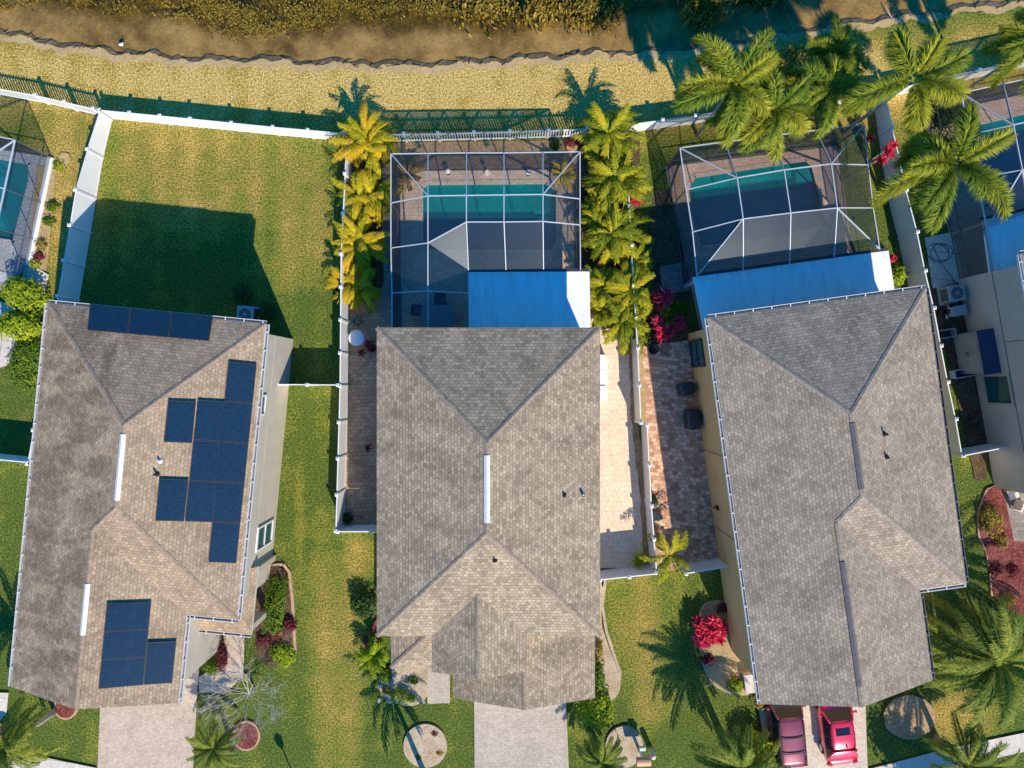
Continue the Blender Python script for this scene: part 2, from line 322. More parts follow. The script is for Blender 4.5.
# ------------------------------------------------------------------ mesh helpers
class MB:
    def __init__(s): s.v = []; s.f = []; s.uv = {}; s.t = {}
    def add(s, pts, faces, tint=None):
        b = len(s.v); s.v += [tuple(p) for p in pts]
        for f in faces:
            if tint is not None: s.t[len(s.f)] = tint
            s.f.append(tuple(b + i for i in f))
    def poly(s, pts, uv=None, tint=None):
        if uv: s.uv[len(s.f)] = uv
        s.add(pts, [tuple(range(len(pts)))], tint)
    def box(s, c, sz, rz=0.0, mat=None):
        x, y, z = (k / 2 for k in sz); pts = []
        for dz in (-z, z):
            for dx, dy in ((-x, -y), (x, -y), (x, y), (-x, y)):
                q = Vector((dx * math.cos(rz) - dy * math.sin(rz), dx * math.sin(rz) + dy * math.cos(rz), dz))
                if mat: q = mat @ q
                pts.append(Vector(c) + q)
        s.add(pts, [(3, 2, 1, 0), (4, 5, 6, 7), (0, 1, 5, 4), (1, 2, 6, 5), (2, 3, 7, 6), (3, 0, 4, 7)])
    def bar(s, p, q, w, h):
        p, q = Vector(p), Vector(q); d = (q - p)
        if d.length < 1e-5: return
        d.normalize(); up = Vector((0, 0, 1))
        if abs(d.z) > .95: up = Vector((0, 1, 0))
        u = d.cross(up).normalized() * (w / 2); v = u.cross(d).normalized() * (h / 2)
        pts = [p - u - v, p + u - v, p + u + v, p - u + v, q - u - v, q + u - v, q + u + v, q - u + v]
        s.add(pts, [(3, 2, 1, 0), (4, 5, 6, 7), (0, 1, 5, 4), (1, 2, 6, 5), (2, 3, 7, 6), (3, 0, 4, 7)])
    def tube(s, path, rad, n=7, cap=True):
        b = len(s.v); path = [Vector(p) for p in path]
        if not isinstance(rad, (list, tuple)): rad = [rad] * len(path)
        for i, p in enumerate(path):
            d = (path[min(i + 1, len(path) - 1)] - path[max(i - 1, 0)]).normalized()
            up = Vector((1, 0, 0)) if abs(d.z) > .8 else Vector((0, 0, 1))
            u = d.cross(up).normalized(); v = u.cross(d).normalized()
            for k in range(n):
                a = 2 * math.pi * k / n
                s.v.append(tuple(p + (u * math.cos(a) + v * math.sin(a)) * rad[i]))
        for i in range(len(path) - 1):
            for k in range(n):
                s.f.append((b + i * n + k, b + i * n + (k + 1) % n, b + (i + 1) * n + (k + 1) % n, b + (i + 1) * n + k))
        if cap:
            s.f.append(tuple(b + k for k in reversed(range(n)))); e = b + (len(path) - 1) * n
            s.f.append(tuple(e + k for k in range(n)))
    def lathe(s, prof, c=(0, 0, 0), n=20, a0=0.0, sx=1.0, sy=1.0):
        b = len(s.v)
        for r, z in prof:
            for k in range(n):
                a = a0 + 2 * math.pi * k / n
                s.v.append((c[0] + r * sx * math.cos(a), c[1] + r * sy * math.sin(a), c[2] + z))
        for i in range(len(prof) - 1):
            for k in range(n):
                s.f.append((b + i * n + k, b + i * n + (k + 1) % n, b + (i + 1) * n + (k + 1) % n, b + (i + 1) * n + k))
        s.f.append(tuple(b + k for k in reversed(range(n)))); e = b + (len(prof) - 1) * n
        s.f.append(tuple(e + k for k in range(n)))
    def build(s, name, mat, parent=None, smooth=False, bevel=0.0):
        me = bpy.data.meshes.new(name); me.from_pydata(s.v, [], s.f); me.materials.append(mat)
        if s.uv:
            l = me.uv_layers.new(name='UVMap')
            for i, p in enumerate(me.polygons):
                if i in s.uv:
                    for j, li in enumerate(p.loop_indices): l.data[li].uv = s.uv[i][j]
        if s.t:
            a = me.attributes.new('tint', 'FLOAT', 'FACE')
            a.data.foreach_set('value', [s.t.get(i, .5) for i in range(len(s.f))])
        if smooth:
            me.polygons.foreach_set('use_smooth', [True] * len(me.polygons))
        me.update()
        o = bpy.data.objects.new(name, me); COL.objects.link(o)
        if parent: o.parent = parent
        if bevel:
            b = o.modifiers.new('bevel', 'BEVEL'); b.width = bevel; b.segments = 2; b.limit_method = 'ANGLE'
        return o

def tag(o, label=None, cat=None, group=None, kind=None):
    if label: o['label'] = label
    if cat: o['category'] = cat
    if group: o['group'] = group
    if kind: o['kind'] = kind
    return o
def empty(name, loc=(0, 0, 0), rz=0.0, label=None, cat=None, group=None):
    o = bpy.data.objects.new(name, None); COL.objects.link(o)
    o.location = loc; o.rotation_euler = (0, 0, rz); o.empty_display_size = .3
    return tag(o, label, cat, group)
def copy_tree(o, parent=None):
    c = o.copy(); COL.objects.link(c)
    if parent: c.parent = parent
    for ch in list(o.children): copy_tree(ch, c)
    return c
def inv(o): return (Matrix.Translation(o.location) @ Matrix.Rotation(o.rotation_euler.z, 4, 'Z')).inverted()

# ------------------------------------------------------------------ ground sheets
LAYER = [0]
def dens(pts, step=.6, jit=.0):
    out = []
    for i, a in enumerate(pts):
        b = pts[(i + 1) % len(pts)]; a, b = Vector((a[0], a[1])), Vector((b[0], b[1])); n = max(1, int((b - a).length / step))
        for k in range(n):
            p = a.lerp(b, k / n)
            out.append((p.x + rnd.uniform(-jit, jit), p.y + rnd.uniform(-jit, jit)))
    return out
def smooth_loop(pts, it=2):
    for _ in range(it):
        q = []
        for i, a in enumerate(pts):
            b = pts[(i + 1) % len(pts)]
            q += [(a[0] * .75 + b[0] * .25, a[1] * .75 + b[1] * .25), (a[0] * .25 + b[0] * .75, a[1] * .25 + b[1] * .75)]
        pts = q
    return pts
def sheet(name, px, mat, holes=(), z=None, world=False, jit=0.0, round_=0, kind='structure'):
    if z is None:
        LAYER[0] += 1; z = .004 * LAYER[0]
    pts = list(px) if world else [G(*p) for p in px]
    if round_: pts = smooth_loop(pts, round_)
    if jit: pts = dens(pts, .35, jit)
    loops = [[Vector((x, y, 0)) for x, y in pts]] + [[Vector((x, y, 0)) for x, y in h] for h in holes]
    flat = [v for l in loops for v in l]
    mb = MB(); mb.v = [(v.x, v.y, z) for v in flat]
    for t in tessellate_polygon(loops):
        a, b, c = (flat[i] for i in t)
        mb.f.append(tuple(t) if (b - a).cross(c - a).z > 0 else tuple(reversed(t)))
    o = mb.build(name, M[mat]); tag(o, kind=kind); return o
def edging(name, px, mat, w=.16, h=.12, closed=True, round_=2, label='', world=False, group=None):
    pts = list(px) if world else [G(*p) for p in px]
    if round_ and closed: pts = smooth_loop(pts, round_)
    mb = MB(); n = len(pts)
    for i in range(n if closed else n - 1):
        a, b = pts[i], pts[(i + 1) % n]
        mb.bar((a[0], a[1], h / 2 + rnd.uniform(0, .012)), (b[0], b[1], h / 2 + rnd.uniform(0, .012)), w, h)
    o = mb.build(name, M[mat]); tag(o, label, 'edging', group); return o

POOL2 = [(421, 187), (428, 183), (547, 182), (558, 191), (558, 243), (552, 252), (428, 252), (421, 244)]
POOL3 = [(686, 190), (694, 176), (806, 159), (813, 166), (829, 226), (760, 242), (700, 248), (692, 226)]
POOL0 = [(-40, 150), (31, 163), (31, 181), (15, 243), (-50, 232)]
POOL4 = [(975, 124), (1060, 104), (1080, 190), (985, 207)]
POOLS = {k: [G(*p) for p in v] for k, v in dict(a=POOL2, b=POOL3, c=POOL0, d=POOL4).items()}
SHORE = [(-400, 10), (-120, 20), (0, 33), (40, 42), (75, 47), (110, 52), (160, 57), (200, 61), (255, 60), (300, 63), (350, 64), (420, 66), (470, 63), (520, 60), (600, 54),
         (640, 54), (700, 47), (760, 40), (800, 31), (850, 24), (900, 17), (960, 9), (1024, 1), (1150, -20), (1500, -80)]
def shore_pts(off=0.0, jit=.12, seed=3):
    r = random.Random(seed); out = []
    for (a, b) in zip(SHORE[:-1], SHORE[1:]):
        A, B = Vector(G(*a)), Vector(G(*b)); n = max(2, int((B - A).length / .3))
        for k in range(n):
            p = A.lerp(B, k / n); out.append((p.x, p.y + off + r.uniform(-jit, jit) + .1 * math.sin(p.x * 1.7) + .07 * math.sin(p.x * 4.1)))
    out.append(G(*SHORE[-1])); return out
sp = shore_pts()
outer = sp + [(400, 10), (400, -400), (-400, -400), (-400, 20)]
sheet('ground', outer, 'lawn', holes=list(POOLS.values()), z=0.0, world=True)
# shore scarp and pond bed
mb = MB()
sp2 = shore_pts(.26, .10, 5); n = min(len(sp), len(sp2))
for i in range(n - 1):
    a, b, c, d = sp[i], sp[i + 1], sp2[i + 1], sp2[i]
    mb.poly([(a[0], a[1], .0), (b[0], b[1], .0), (c[0], c[1], -.11), (d[0], d[1], -.11)])
    if rnd.random() < .35:
        mb.tube([(a[0] - .1, a[1] + rnd.uniform(-.14, .1), .02), (a[0] + rnd.uniform(.1, .35), a[1] + rnd.uniform(-.1, .18), .05)], [rnd.uniform(.02, .05), .015], 5)
tag(mb.build('shore_bank', M['shore']), kind='structure')
mb = MB(); rows = [(0.05, -.18), (.7, -.195), (1.4, -.22), (2.2, -.34), (3.6, -.6), (8, -.85), (30, -1.2), (300, -1.4)]
xs = [(G(*SHORE[0])[0] + i * .8) for i in range(int((G(*SHORE[-1])[0] - G(*SHORE[0])[0]) / .8) + 1)]
def shore_y(x):
    for a, b in zip(SHORE[:-1], SHORE[1:]):
        A, B = G(*a), G(*b)
        if A[0] <= x <= B[0]:
            t = (x - A[0]) / (B[0] - A[0]); return A[1] + (B[1] - A[1]) * t
    return G(*SHORE[-1])[1]
for x in xs:
    for off, z in rows: mb.v.append((x, shore_y(x) + off + .1, z + (rnd.uniform(-.03, .03) if off > .1 else 0)))
k = len(rows)
for i in range(len(xs) - 1):
    for j in range(k - 1):
        mb.f.append((i * k + j, (i + 1) * k + j, (i + 1) * k + j + 1, i * k + j + 1))
tag(mb.build('pond_bed', M['pondbed'], smooth=True), kind='structure')
mb = MB()
for i in range(n - 1):
    a, b = sp[i], sp[i + 1]
    mb.poly([(a[0], a[1] + .05, -.14), (b[0], b[1] + .05, -.14), (b[0], b[1] + 300, -.14), (a[0], a[1] + 300, -.14)])
tag(mb.build('water', M['pondwater']), kind='structure')
# eroded sandy strip along the top of the bank
a = shore_pts(-.02, .03, 3); b_ = shore_pts(-.40, .14, 9)
sheet('bank_sand', a + b_[::-1], 'soil', world=True)

def deck(name, px, mat, hole, z=None): return sheet(name, px, mat, holes=[POOLS[hole]], z=z)
LAYER[0] = 3
sheet('garden_bed', [(345, 143), (383, 143), (384, 255), (384, 283), (376, 300), (350, 302)], 'mulch', jit=.05)
sheet('garden_bed', [(384, 143), (582, 140), (582, 171), (384, 172)], 'mulch_tan')
sheet('garden_bed', [(577, 138), (640, 135), (640, 346), (628, 346), (612, 320), (577, 300)], 'mulch', jit=.05)
sheet('garden_bed', [(655, 190), (690, 190), (690, 350), (636, 348), (640, 270)], 'mulch', jit=.03)
deck('pool_deck', [(399, 170), (576, 168.5), (576, 345), (399, 345)], 'pav_deck', 'a')
deck('pool_deck', [(665, 167), (838, 146), (852, 258), (866, 300), (700, 330)], 'pav_pink', 'b')
deck('pool_deck', [(-120, 130), (51, 158), (30, 266), (-10, 300), (-120, 300)], 'pav_cool', 'c')
deck('pool_deck', [(926, 110), (1100, 72), (1100, 270), (960, 283), (925, 130)], 'pav_pink', 'd')
LAYER[0] = 10
sheet('path', [(381, 150), (399, 150), (399, 345), (378, 345), (362, 335), (358, 318), (372, 303), (384, 283)], 'pav_grey')
sheet('path', [(349, 305), (372, 303), (400, 345), (400, 540), (343, 524), (349, 340)], 'pav_brown')
sheet('path', [(577, 285), (604, 297), (617, 330), (630, 346), (637, 420), (645, 520), (648, 568), (570, 568), (570, 320)], 'pav_cream')
sheet('path', [(642, 346), (705, 338), (745, 560), (660, 572), (650, 480), (645, 420)], 'pav_red')
sheet('garden_bed', [(629, 346), (634, 346), (638, 420), (648, 500), (650, 566), (643, 566), (640, 500), (631, 420)], 'mulch_tan', jit=.05)
sheet('garden_bed', [(636, 340), (642, 346), (651, 480), (660, 572), (652, 572), (642, 424), (637, 420)], 'soil', jit=.06)
sheet('concrete_slab', [(659, 267), (684, 262), (690, 291), (663, 294)], 'pav_grey')
sheet('concrete_slab', [(924, 238), (952, 232), (963, 281), (932, 289)], 'concrete')
sheet('garden_bed', [(928, 289), (965, 281), (990, 395), (985, 480), (975, 480), (945, 350)], 'mulch', jit=.03)
sheet('garden_bed', [(37, 165), (58, 170), (47, 270), (28, 268)], 'soil', jit=.08)
sheet('garden_bed', [(58, 154), (70, 152), (72, 164), (62, 168)], 'soil', jit=.04, round_=2)
sheet('driveway', [(118, 600), (205, 610), (198, 690), (192, 800), (97, 800), (101, 705)], 'drive1')
sheet('driveway', [(474, 630), (566, 630), (566, 702), (570, 800), (475, 800), (474, 703)], 'drive2')
sheet('driveway', [(735, 640), (862, 632), (868, 800), (774, 800), (758, 708)], 'drive3')
sheet('sidewalk', [(-60, 742), (20, 752), (48, 757), (97, 767), (97, 800), (-60, 775)], 'concrete')
sheet('sidewalk', [(869, 768), (945, 748), (1100, 716), (1100, 734), (945, 768), (870, 790)], 'concrete')
sheet('patio', [(-60, 297), (12, 300), (25, 325), (16, 352), (6, 370), (-60, 380)], 'concrete', round_=1)
sheet('patio', [(27, 262), (50, 275), (46, 295), (22, 285)], 'concrete')
sheet('path', [(228, 615), (246, 615), (244, 676), (226, 692), (200, 692), (200, 676), (220, 665)], 'drive1')
sheet('driveway', [(-60, 690), (10, 692), (8, 712), (0, 722), (-60, 730)], 'concrete')
sheet('path', [(418, 640), (450, 640), (450, 702), (428, 703), (426, 680)], 'drive2')
bed = [(385, 690), (415, 668), (430, 676), (427, 700), (405, 706), (388, 704)]
sheet('garden_bed', [(376, 682), (388, 668), (420, 640), (430, 676), (427, 700), (410, 706), (386, 700)], 'mulch_pale', round_=1, jit=.03)
def circle(cx, cy, rx, ry=None, n=26): return [(cx + rx * math.cos(2 * math.pi * i / n), cy + (ry or rx) * math.sin(2 * math.pi * i / n)) for i in range(n)]
sheet('garden_bed', circle(425.5, 745, 20), 'mulch_pale'); edging('bed_edging', circle(425.5, 745, 20.5), 'curb', round_=0, label='round stone edging of the pale bed left of the grey middle driveway', group='stone edgings round the planting beds')
sheet('garden_bed', circle(624, 746, 17, 19), 'mulch_pale'); edging('bed_edging', circle(624, 746, 17.5, 19.5), 'curb', round_=0, label='round edging of the bed under the palm right of the grey middle driveway', group='stone edgings round the planting beds')
sheet('garden_bed', circle(247, 735, 12, 13), 'mulch_red'); edging('bed_edging', circle(247, 735, 12.5, 13.5), 'curb_r', round_=0, label='terracotta edging of the round red bed right of the left driveway', group='stone edgings round the planting beds')
sheet('garden_bed', circle(67, 706, 10, 11), 'mulch_red'); edging('bed_edging', circle(67, 706, 10.5, 11.5), 'curb_r', round_=0, label='terracotta edging of the red bed peeking out under the left roof point', group='stone edgings round the planting beds')
sheet('garden_bed', circle(747, 756, 16, 13), 'mulch_pale')
be = [(700, 606), (716, 600), (735, 606), (760, 690), (745, 694), (722, 690), (706, 676), (699, 640)]
sheet('garden_bed', be, 'soil', round_=2); edging('bed_edging', be, 'curb', label='stone edging of the bed with the big magenta plant', group='stone edgings round the planting beds')
be = [(604, 578), (600, 620), (606, 640), (614, 660), (620, 676), (618, 694), (606, 700), (570, 700), (560, 640), (585, 578)]
sheet('garden_bed', be, 'mulch_pale', round_=1); edging('bed_edging', [(606, 572), (602, 605), (606, 630), (614, 655), (620, 672), (618, 690), (611, 700)], 'curb', closed=False, label='curved pale edging along the bed on the right side of the middle house', group='stone edgings round the planting beds')
be = [(266, 566), (284, 566), (290, 580), (294, 640), (290, 660), (268, 668), (255, 650), (255, 566)]
sheet('garden_bed', be, 'mulch', round_=1); edging('bed_edging', [(264, 566), (284, 564), (290, 572), (293, 600), (295, 640), (296, 652)], 'curb_r', closed=False, label='terracotta edging along the hedge beside the left house', group='stone edgings round the planting beds')
be = [(996, 485), (984, 492), (977, 515), (978, 535), (986, 553), (990, 575), (992, 600), (1010, 612), (1060, 620), (1060, 520), (1010, 500)]
sheet('garden_bed', be, 'mulch_red', round_=1); edging('bed_edging', [(1000, 484), (986, 490), (978, 512), (978, 535), (986, 552), (990, 575), (991, 596)], 'curb_r', closed=False, label='terracotta edging round the red mulch bed at the right edge', group='stone edgings round the planting beds')
sheet('porch_floor', [(1001, 488), (1080, 500), (1085, 545), (1012, 540)], 'pav_grey')
sheet('garden_bed', circle(908, 716, 26, 22), 'mulch_tan', jit=.04)
sheet('garden_bed', [(362, 640), (380, 615), (380, 645), (366, 648)], 'mulch_red', jit=.03)

# ------------------------------------------------------------------ pools
def pool(key, label, depth, wmat, pmat):
    pts = POOLS[key]; xs_ = [p[0] for p in pts]; ys_ = [p[1] for p in pts]
    r = empty('swimming_pool', (sum(xs_) / len(xs_), sum(ys_) / len(ys_), 0), 0, label, 'pool')
    cx, cy = r.location.x, r.location.y; L = [(x - cx, y - cy) for x, y in pts]; n = len(L)
    mb = MB()
    for i in range(n):
        a, b = L[i], L[(i + 1) % n]
        mb.poly([(a[0], a[1], -depth), (b[0], b[1], -depth), (b[0], b[1], -.16), (a[0], a[1], -.16)])
    mb.poly([(x, y, -depth) for x, y in L]); mb.build('basin', M[pmat], r)
    mb = MB()
    for i in range(n):
        a, b = L[i], L[(i + 1) % n]
        mb.poly([(a[0], a[1], -.16), (b[0], b[1], -.16), (b[0], b[1], .03), (a[0], a[1], .03)])
    mb.build('tile_band', M['tile'], r)
    mb = MB(); mb.poly([(x, y, -.09) for x, y in L]); mb.build('water_surface', M[wmat], r)
    mb = MB()
    for i in range(n):
        a, b = L[i], L[(i + 1) % n]
        mb.bar((a[0], a[1], .035), (b[0], b[1], .035), .26, .05)
    mb.build('coping', M[{'a': 'pav_deck', 'c': 'pav_cool'}.get(key, 'pav_pink')], r)
    return r
p2 = pool('a', 'long turquoise pool inside the middle screen cage', 0.5, 'poolwater', 'plaster')
mb = MB()
for i, (r_, h) in enumerate(((1.3, .38), (.9, .27), (.5, .18))): mb.lathe([(r_, -.5), (r_, -h)], (0.3, -1.6, 0), 20)
mb.build('steps', M['plaster'], p2)
p3 = pool('b', 'dark teal pool inside the right screen cage behind the grey roof', 0.5, 'poolwater', 'plaster')
mb = MB(); q = P(808, 185) - p3.location; mb.box((q.x - .1, q.y, -.35), (.9, 2.4, .3), R(8)); q = P(745, 172) - p3.location; mb.box((q.x, q.y, -.37), (3.6, .7, .26), R(8)); mb.build('steps', M['plaster'], p3)
pool('c', 'bright blue pool cut off by the left edge of the photo', 0.5, 'poolwater2', 'plaster_d')
pool('d', 'bright blue pool at the right edge behind the big palm', 0.5, 'poolwater2', 'plaster_d')

# ------------------------------------------------------------------ houses
ZE, PT = 5.8, .36
def slope_uv(pts):
    n = (Vector(pts[1]) - Vector(pts[0])).cross(Vector(pts[2]) - Vector(pts[0])).normalized()
    if n.z < 0: n = -n
    u = Vector((0, 0, 1)).cross(n)
    u = Vector((1, 0, 0)) if u.length < 1e-4 else u.normalized()
    v = n.cross(u)
    return [(Vector(p).dot(u), Vector(p).dot(v)) for p in pts]
def up(pts):
    n = (Vector(pts[1]) - Vector(pts[0])).cross(Vector(pts[2]) - Vector(pts[0]))
    return list(pts) if n.z > 0 else list(pts)[::-1]
def roof_mesh(mb, faces):
    for f in faces:
        f = up(f); mb.poly(f, slope_uv(f))
def fascia(mb, poly, z, h=.2):
    n = len(poly)
    for i in range(n):
        a, b = poly[i], poly[(i + 1) % n]
        mb.poly([(a[0], a[1], z - h), (b[0], b[1], z - h), (b[0], b[1], z - .005), (a[0], a[1], z - .005)])
    mb.poly([(x, y, z - h + .01) for x, y in poly])
def caps(parent, lines, mat):
    for a, b in lines:
        mb = MB(); a, b = Vector(a), Vector(b); n = max(2, int((b - a).length / .3))
        for i in range(n):
            p = a.lerp(b, i / n); q = a.lerp(b, (i + 1.15) / n if i < n - 1 else 1)
            d = (q - p).normalized(); s = d.cross(Vector((0, 0, 1))).normalized() * .12
            lift = Vector((0, 0, .03 + rnd.uniform(0, .008))); dn = Vector((0, 0, -.045))
            mb.poly([p + s + dn + lift, q + s + dn + lift, q + lift, p + lift]); mb.poly([p + lift, q + lift, q - s + dn + lift, p - s + dn + lift])
        mb.build('hip_cap', mat, parent)
def gutter(parent, a, b, mat, out, z=ZE):
    a, b = Vector((a[0], a[1], z)), Vector((b[0], b[1], z)); o = Vector((out[0], out[1], 0)).normalized()
    mb = MB(); d = (b - a); L = d.length; d.normalize()
    for off, w, h, dz in ((.155, .022, .13, -.075), (.012, .02, .13, -.08)):
        mb.bar(a + o * off + Vector((0, 0, dz)), b + o * off + Vector((0, 0, dz)), w, h)
    mb.bar(a + o * .085 + Vector((0, 0, -.135)), b + o * .085 + Vector((0, 0, -.135)), .13, .02)
    t = .4
    while t < L:
        p = a + d * t; mb.bar(p + o * .01 + Vector((0, 0, -.004)), p + o * .165 + Vector((0, 0, -.004)), .05, .02); t += .95
    g = mb.build('gutter', mat, parent)
    mb = MB(); mb.bar(a + o * .085 + Vector((0, 0, -.118)), b + o * .085 + Vector((0, 0, -.118)), .11, .008); mb.build('trough_strip', M['trough'], g)  # thin strip along the gutter bottom, darker than the lips
def walls(parent, poly, h, mat, h0=0.0):
    mb = MB(); n = len(poly)
    for i in range(n):
        a, b = poly[i], poly[(i + 1) % n]
        mb.poly([(a[0], a[1], h0), (b[0], b[1], h0), (b[0], b[1], h), (a[0], a[1], h)])
    return mb
def window(parent, c, along, out, w, h, fmat='frame_w', mull=True, trim=.1):
    c, along, out = Vector(c), Vector(along).normalized(), Vector(out).normalized(); U = Vector((0, 0, 1))
    f = MB()
    for s in (-1, 1):
        f.bar(c + along * s * (w / 2 + trim / 2) - U * (h / 2 + trim) + out * .03, c + along * s * (w / 2 + trim / 2) + U * (h / 2 + trim) + out * .03, trim, .09) if False else None
        p = c + along * s * (w / 2 + trim / 2) + out * .03
        mat = Matrix((along, out, U)).transposed()
        f.box(p, (trim, .1, h + 2 * trim), mat=mat)
        f.box(c + U * s * (h / 2 + trim / 2) + out * .03, (w - .002, .1, trim), mat=mat)
    if mull: f.box(c + out * .045, (w - .004, .05, .06), mat=Matrix((along, out, U)).transposed())
    o = f.build('window', M[fmat], parent)
    g = MB(); u, v = along * w / 2, U * h / 2; q = c + out * .02
    g.poly([q - u - v, q + u - v, q + u + v, q - u + v]); g.build('pane', M['glass'], o)
    return o
def ridge_vent(roof, a, b, mat, w=.27):
    a, b = Vector(a), Vector(b); mb = MB(); d = (b - a).normalized(); s = d.cross(Vector((0, 0, 1))).normalized(); L = Vector((0, 0, .09))
    for sg in (-1, 1):
        pts = [a + L, b + L, b + L * .55 + s * sg * w / 2 - Vector((0, 0, .05)), a + L * .55 + s * sg * w / 2 - Vector((0, 0, .05))]
        mb.poly(up(pts))
        lo = Vector((0, 0, -.08)); mb.poly([pts[2], pts[3], pts[3] + lo, pts[2] + lo])
    for p in (a, b): mb.poly([p + L, p + s * w / 2 - Vector((0, 0, .0)), p - s * w / 2 - Vector((0, 0, .0))])
    mb.build('ridge_vent', mat, roof)
def pipe(roof, p, h=.45, r=.06, mat='steel', dark=False):
    p = Vector(p); mb = MB()
    h *= .62; r *= .72; mb.lathe([(.13, -.03), (.13, .015), (r * 1.4, .04), (r, .09), (r, h), (r * .8, h), (r * .8, h - .05)], p, 12)
    mb.build('vent_pipe', M[mat], roof, True)

def house_plan(label, nw, rot, roofm, capm, wallm, vent, W=11.0, Lm=14.95, Wg=8.45, L=19.4):
    o = P(nw[0], nw[1], ZE); r = empty('house', (o.x, o.y, 0), rot, label, 'house')
    h, g = W / 2, Wg / 2; zr, zg = ZE + h * PT, ZE + g * PT
    NW, NE, SE, IN, FE, FW = (0, 0), (W, 0), (W, -Lm), (Wg, -Lm), (Wg, -L), (0, -L)
    aN, aS, wj = (h, -h, zr), (h, -(Lm - h), zr), (g, -(Lm - g), zg); gf = (g, -L, zg)
    e = lambda p: (p[0], p[1], ZE)
    mb = MB()
    roof_mesh(mb, [[e(NW), e(NE), aN], [e(NE), e(SE), aS, aN], [e(NW), aN, aS, wj, gf, e(FW)], [aS, e(SE), e(IN), wj], [wj, e(IN), e(FE), gf]])
    roof = mb.build('roof', M[roofm], r)
    f = MB(); fascia(f, [NW, NE, SE, IN, FE, FW][::-1], ZE)
    f.poly([(0, -L - .004, ZE - .2), (Wg, -L - .004, ZE - .2), (Wg, -L - .004, ZE), (g, -L - .004, zg - .01), (0, -L - .004, ZE)])
    f.build('fascia', M['frame_w'], roof)
    caps(roof, [(e(NW), aN), (e(NE), aN), (e(SE), aS), (aS, wj), (wj, gf), (aN, aS)], M[capm])
    ridge_vent(roof, (h, -h - .45, zr), (h, -(Lm - h) + .35, zr), M[vent])
    ridge_vent(roof, (g, -(Lm - g) - (1.9 if vent == 'ventb' else 2.6), zg), (g, -L + (1.0 if vent == 'ventb' else 3.6), zg), M[vent])
    i = .43
    wp = [(i, -i), (i, -L + i), (Wg - i, -L + i), (Wg - i, -Lm + i), (W - i, -Lm + i), (W - i, -i)]
    wm = walls(r, wp, ZE - .19, M[wallm])
    wl = wm.build('wall', M[wallm], r)
    mb = MB(); mb.box((g, -L + i - .03, 1.2), (4.9, .08, 2.3)); gd = mb.build('garage_door', M['frame_w'], r)
    return r, roof, dict(W=W, Lm=Lm, Wg=Wg, L=L, h=h, g=g, zr=zr, zg=zg)

def solar(house, plane, quad, cols=1, rows=1):
    # quad: four image corners; plane: (point, normal) in world
    I = inv(house); p0, n = plane
    c = [hit(x, y, p0, n) for x, y in quad]
    for i in range(cols):
        for j in range(rows):
            def pt(u, v): return (c[0].lerp(c[1], u)).lerp(c[3].lerp(c[2], u), v)
            g = .006
            q = [pt((i + s) / cols + (g if s == 0 else -g) / cols, (j + t) / rows + (g if t == 0 else -g) / rows) for s, t in ((0, 0), (1, 0), (1, 1), (0, 1))]
            lift, th = n * .13, n * .04
            top = [I @ (x + lift) for x in q]; bot = [I @ (x + lift - th) for x in q]
            mb = MB()
            for a in range(4):
                b = (a + 1) % 4; mb.poly([bot[a], bot[b], top[b], top[a]])
            mb.poly(bot[::-1]); mb.poly(top)
            rail = [(top[0].lerp(top[1], s), top[3].lerp(top[2], s)) for s in (.25, .75)]
            nl = (I.to_3x3() @ n)
            for a, b in rail: mb.bar(a - nl * .085, b - nl * .085, .05, .08)
            o = mb.build('solar_panel', M['frame_d'], house)
            cen = sum(top, Vector()) / 4
            ins = [cen + (x - cen) * .965 + nl * .004 for x in top]
            w, l = (ins[1] - ins[0]).length, (ins[3] - ins[0]).length
            k = MB(); k.poly(ins, [(0, 0), (w, 0), (w, l), (0, l)])
            ob = k.build('cell_sheet', M['solar'], o)
def wplane(house, p, n):
    m = Matrix.Translation(house.location) @ Matrix.Rotation(house.rotation_euler.z, 4, 'Z')
    return m @ Vector(p), (m.to_3x3() @ Vector(n)).normalized()

# left house
h1, h1roof, d1 = house_plan('beige house with brown roof carrying dark solar panels', (48, 303), R(-5.5), 'roof1', 'cap1', 'stucco1', 'ventw')
W, Lm, Wg, L = d1['W'], d1['Lm'], d1['Wg'], d1['L']
gutter(h1, (0, 0), (0, -L), M['gutter'], (-1, 0)); gutter(h1, (0, 0), (W, 0), M['gutter'], (0, 1)); gutter(h1, (W, 0), (W, -Lm), M['gutter'], (1, 0))
gutter(h1, (Wg, -Lm), (W, -Lm), M['gutter'], (0, -1)); gutter(h1, (Wg, -Lm), (Wg, -L), M['gutter'], (1, 0))
Epl = wplane(h1, (W, 0, ZE), (PT, 0, 1)); Npl = wplane(h1, (0, 0, ZE), (0, PT, 1)); Gpl = wplane(h1, (Wg, -Lm, ZE), (PT, 0, 1))
solar(h1, Npl, [(91, 305), (214, 317.5), (210, 342), (88.5, 331)], 3, 1)
solar(h1, Epl, [(228.5, 361), (257, 364), (236.5, 563), (208.5, 561.5)], 1, 5)
solar(h1, Epl, [(198, 399.5), (225.5, 401), (213, 522), (185, 521)], 1, 3)
solar(h1, Epl, [(168.5, 400), (196.5, 401), (192.5, 443), (164, 442)], 1, 1)
solar(h1, Epl, [(159.5, 478), (189, 479), (184.5, 521), (155.5, 520.5)], 1, 1)
solar(h1, Gpl, [(107, 602.5), (152, 601), (144, 684), (98.5, 688)], 1, 3)
solar(h1, Gpl, [(148, 641), (177, 640), (172.5, 682), (143.8, 684)], 1, 1)
for (px, py, hh) in ((160, 461, .35), (157, 474, .5)):
    q = inv(h1) @ hit(px, py, *Epl); pipe(h1roof, q, hh, .07, 'white' if hh < .4 else 'black')
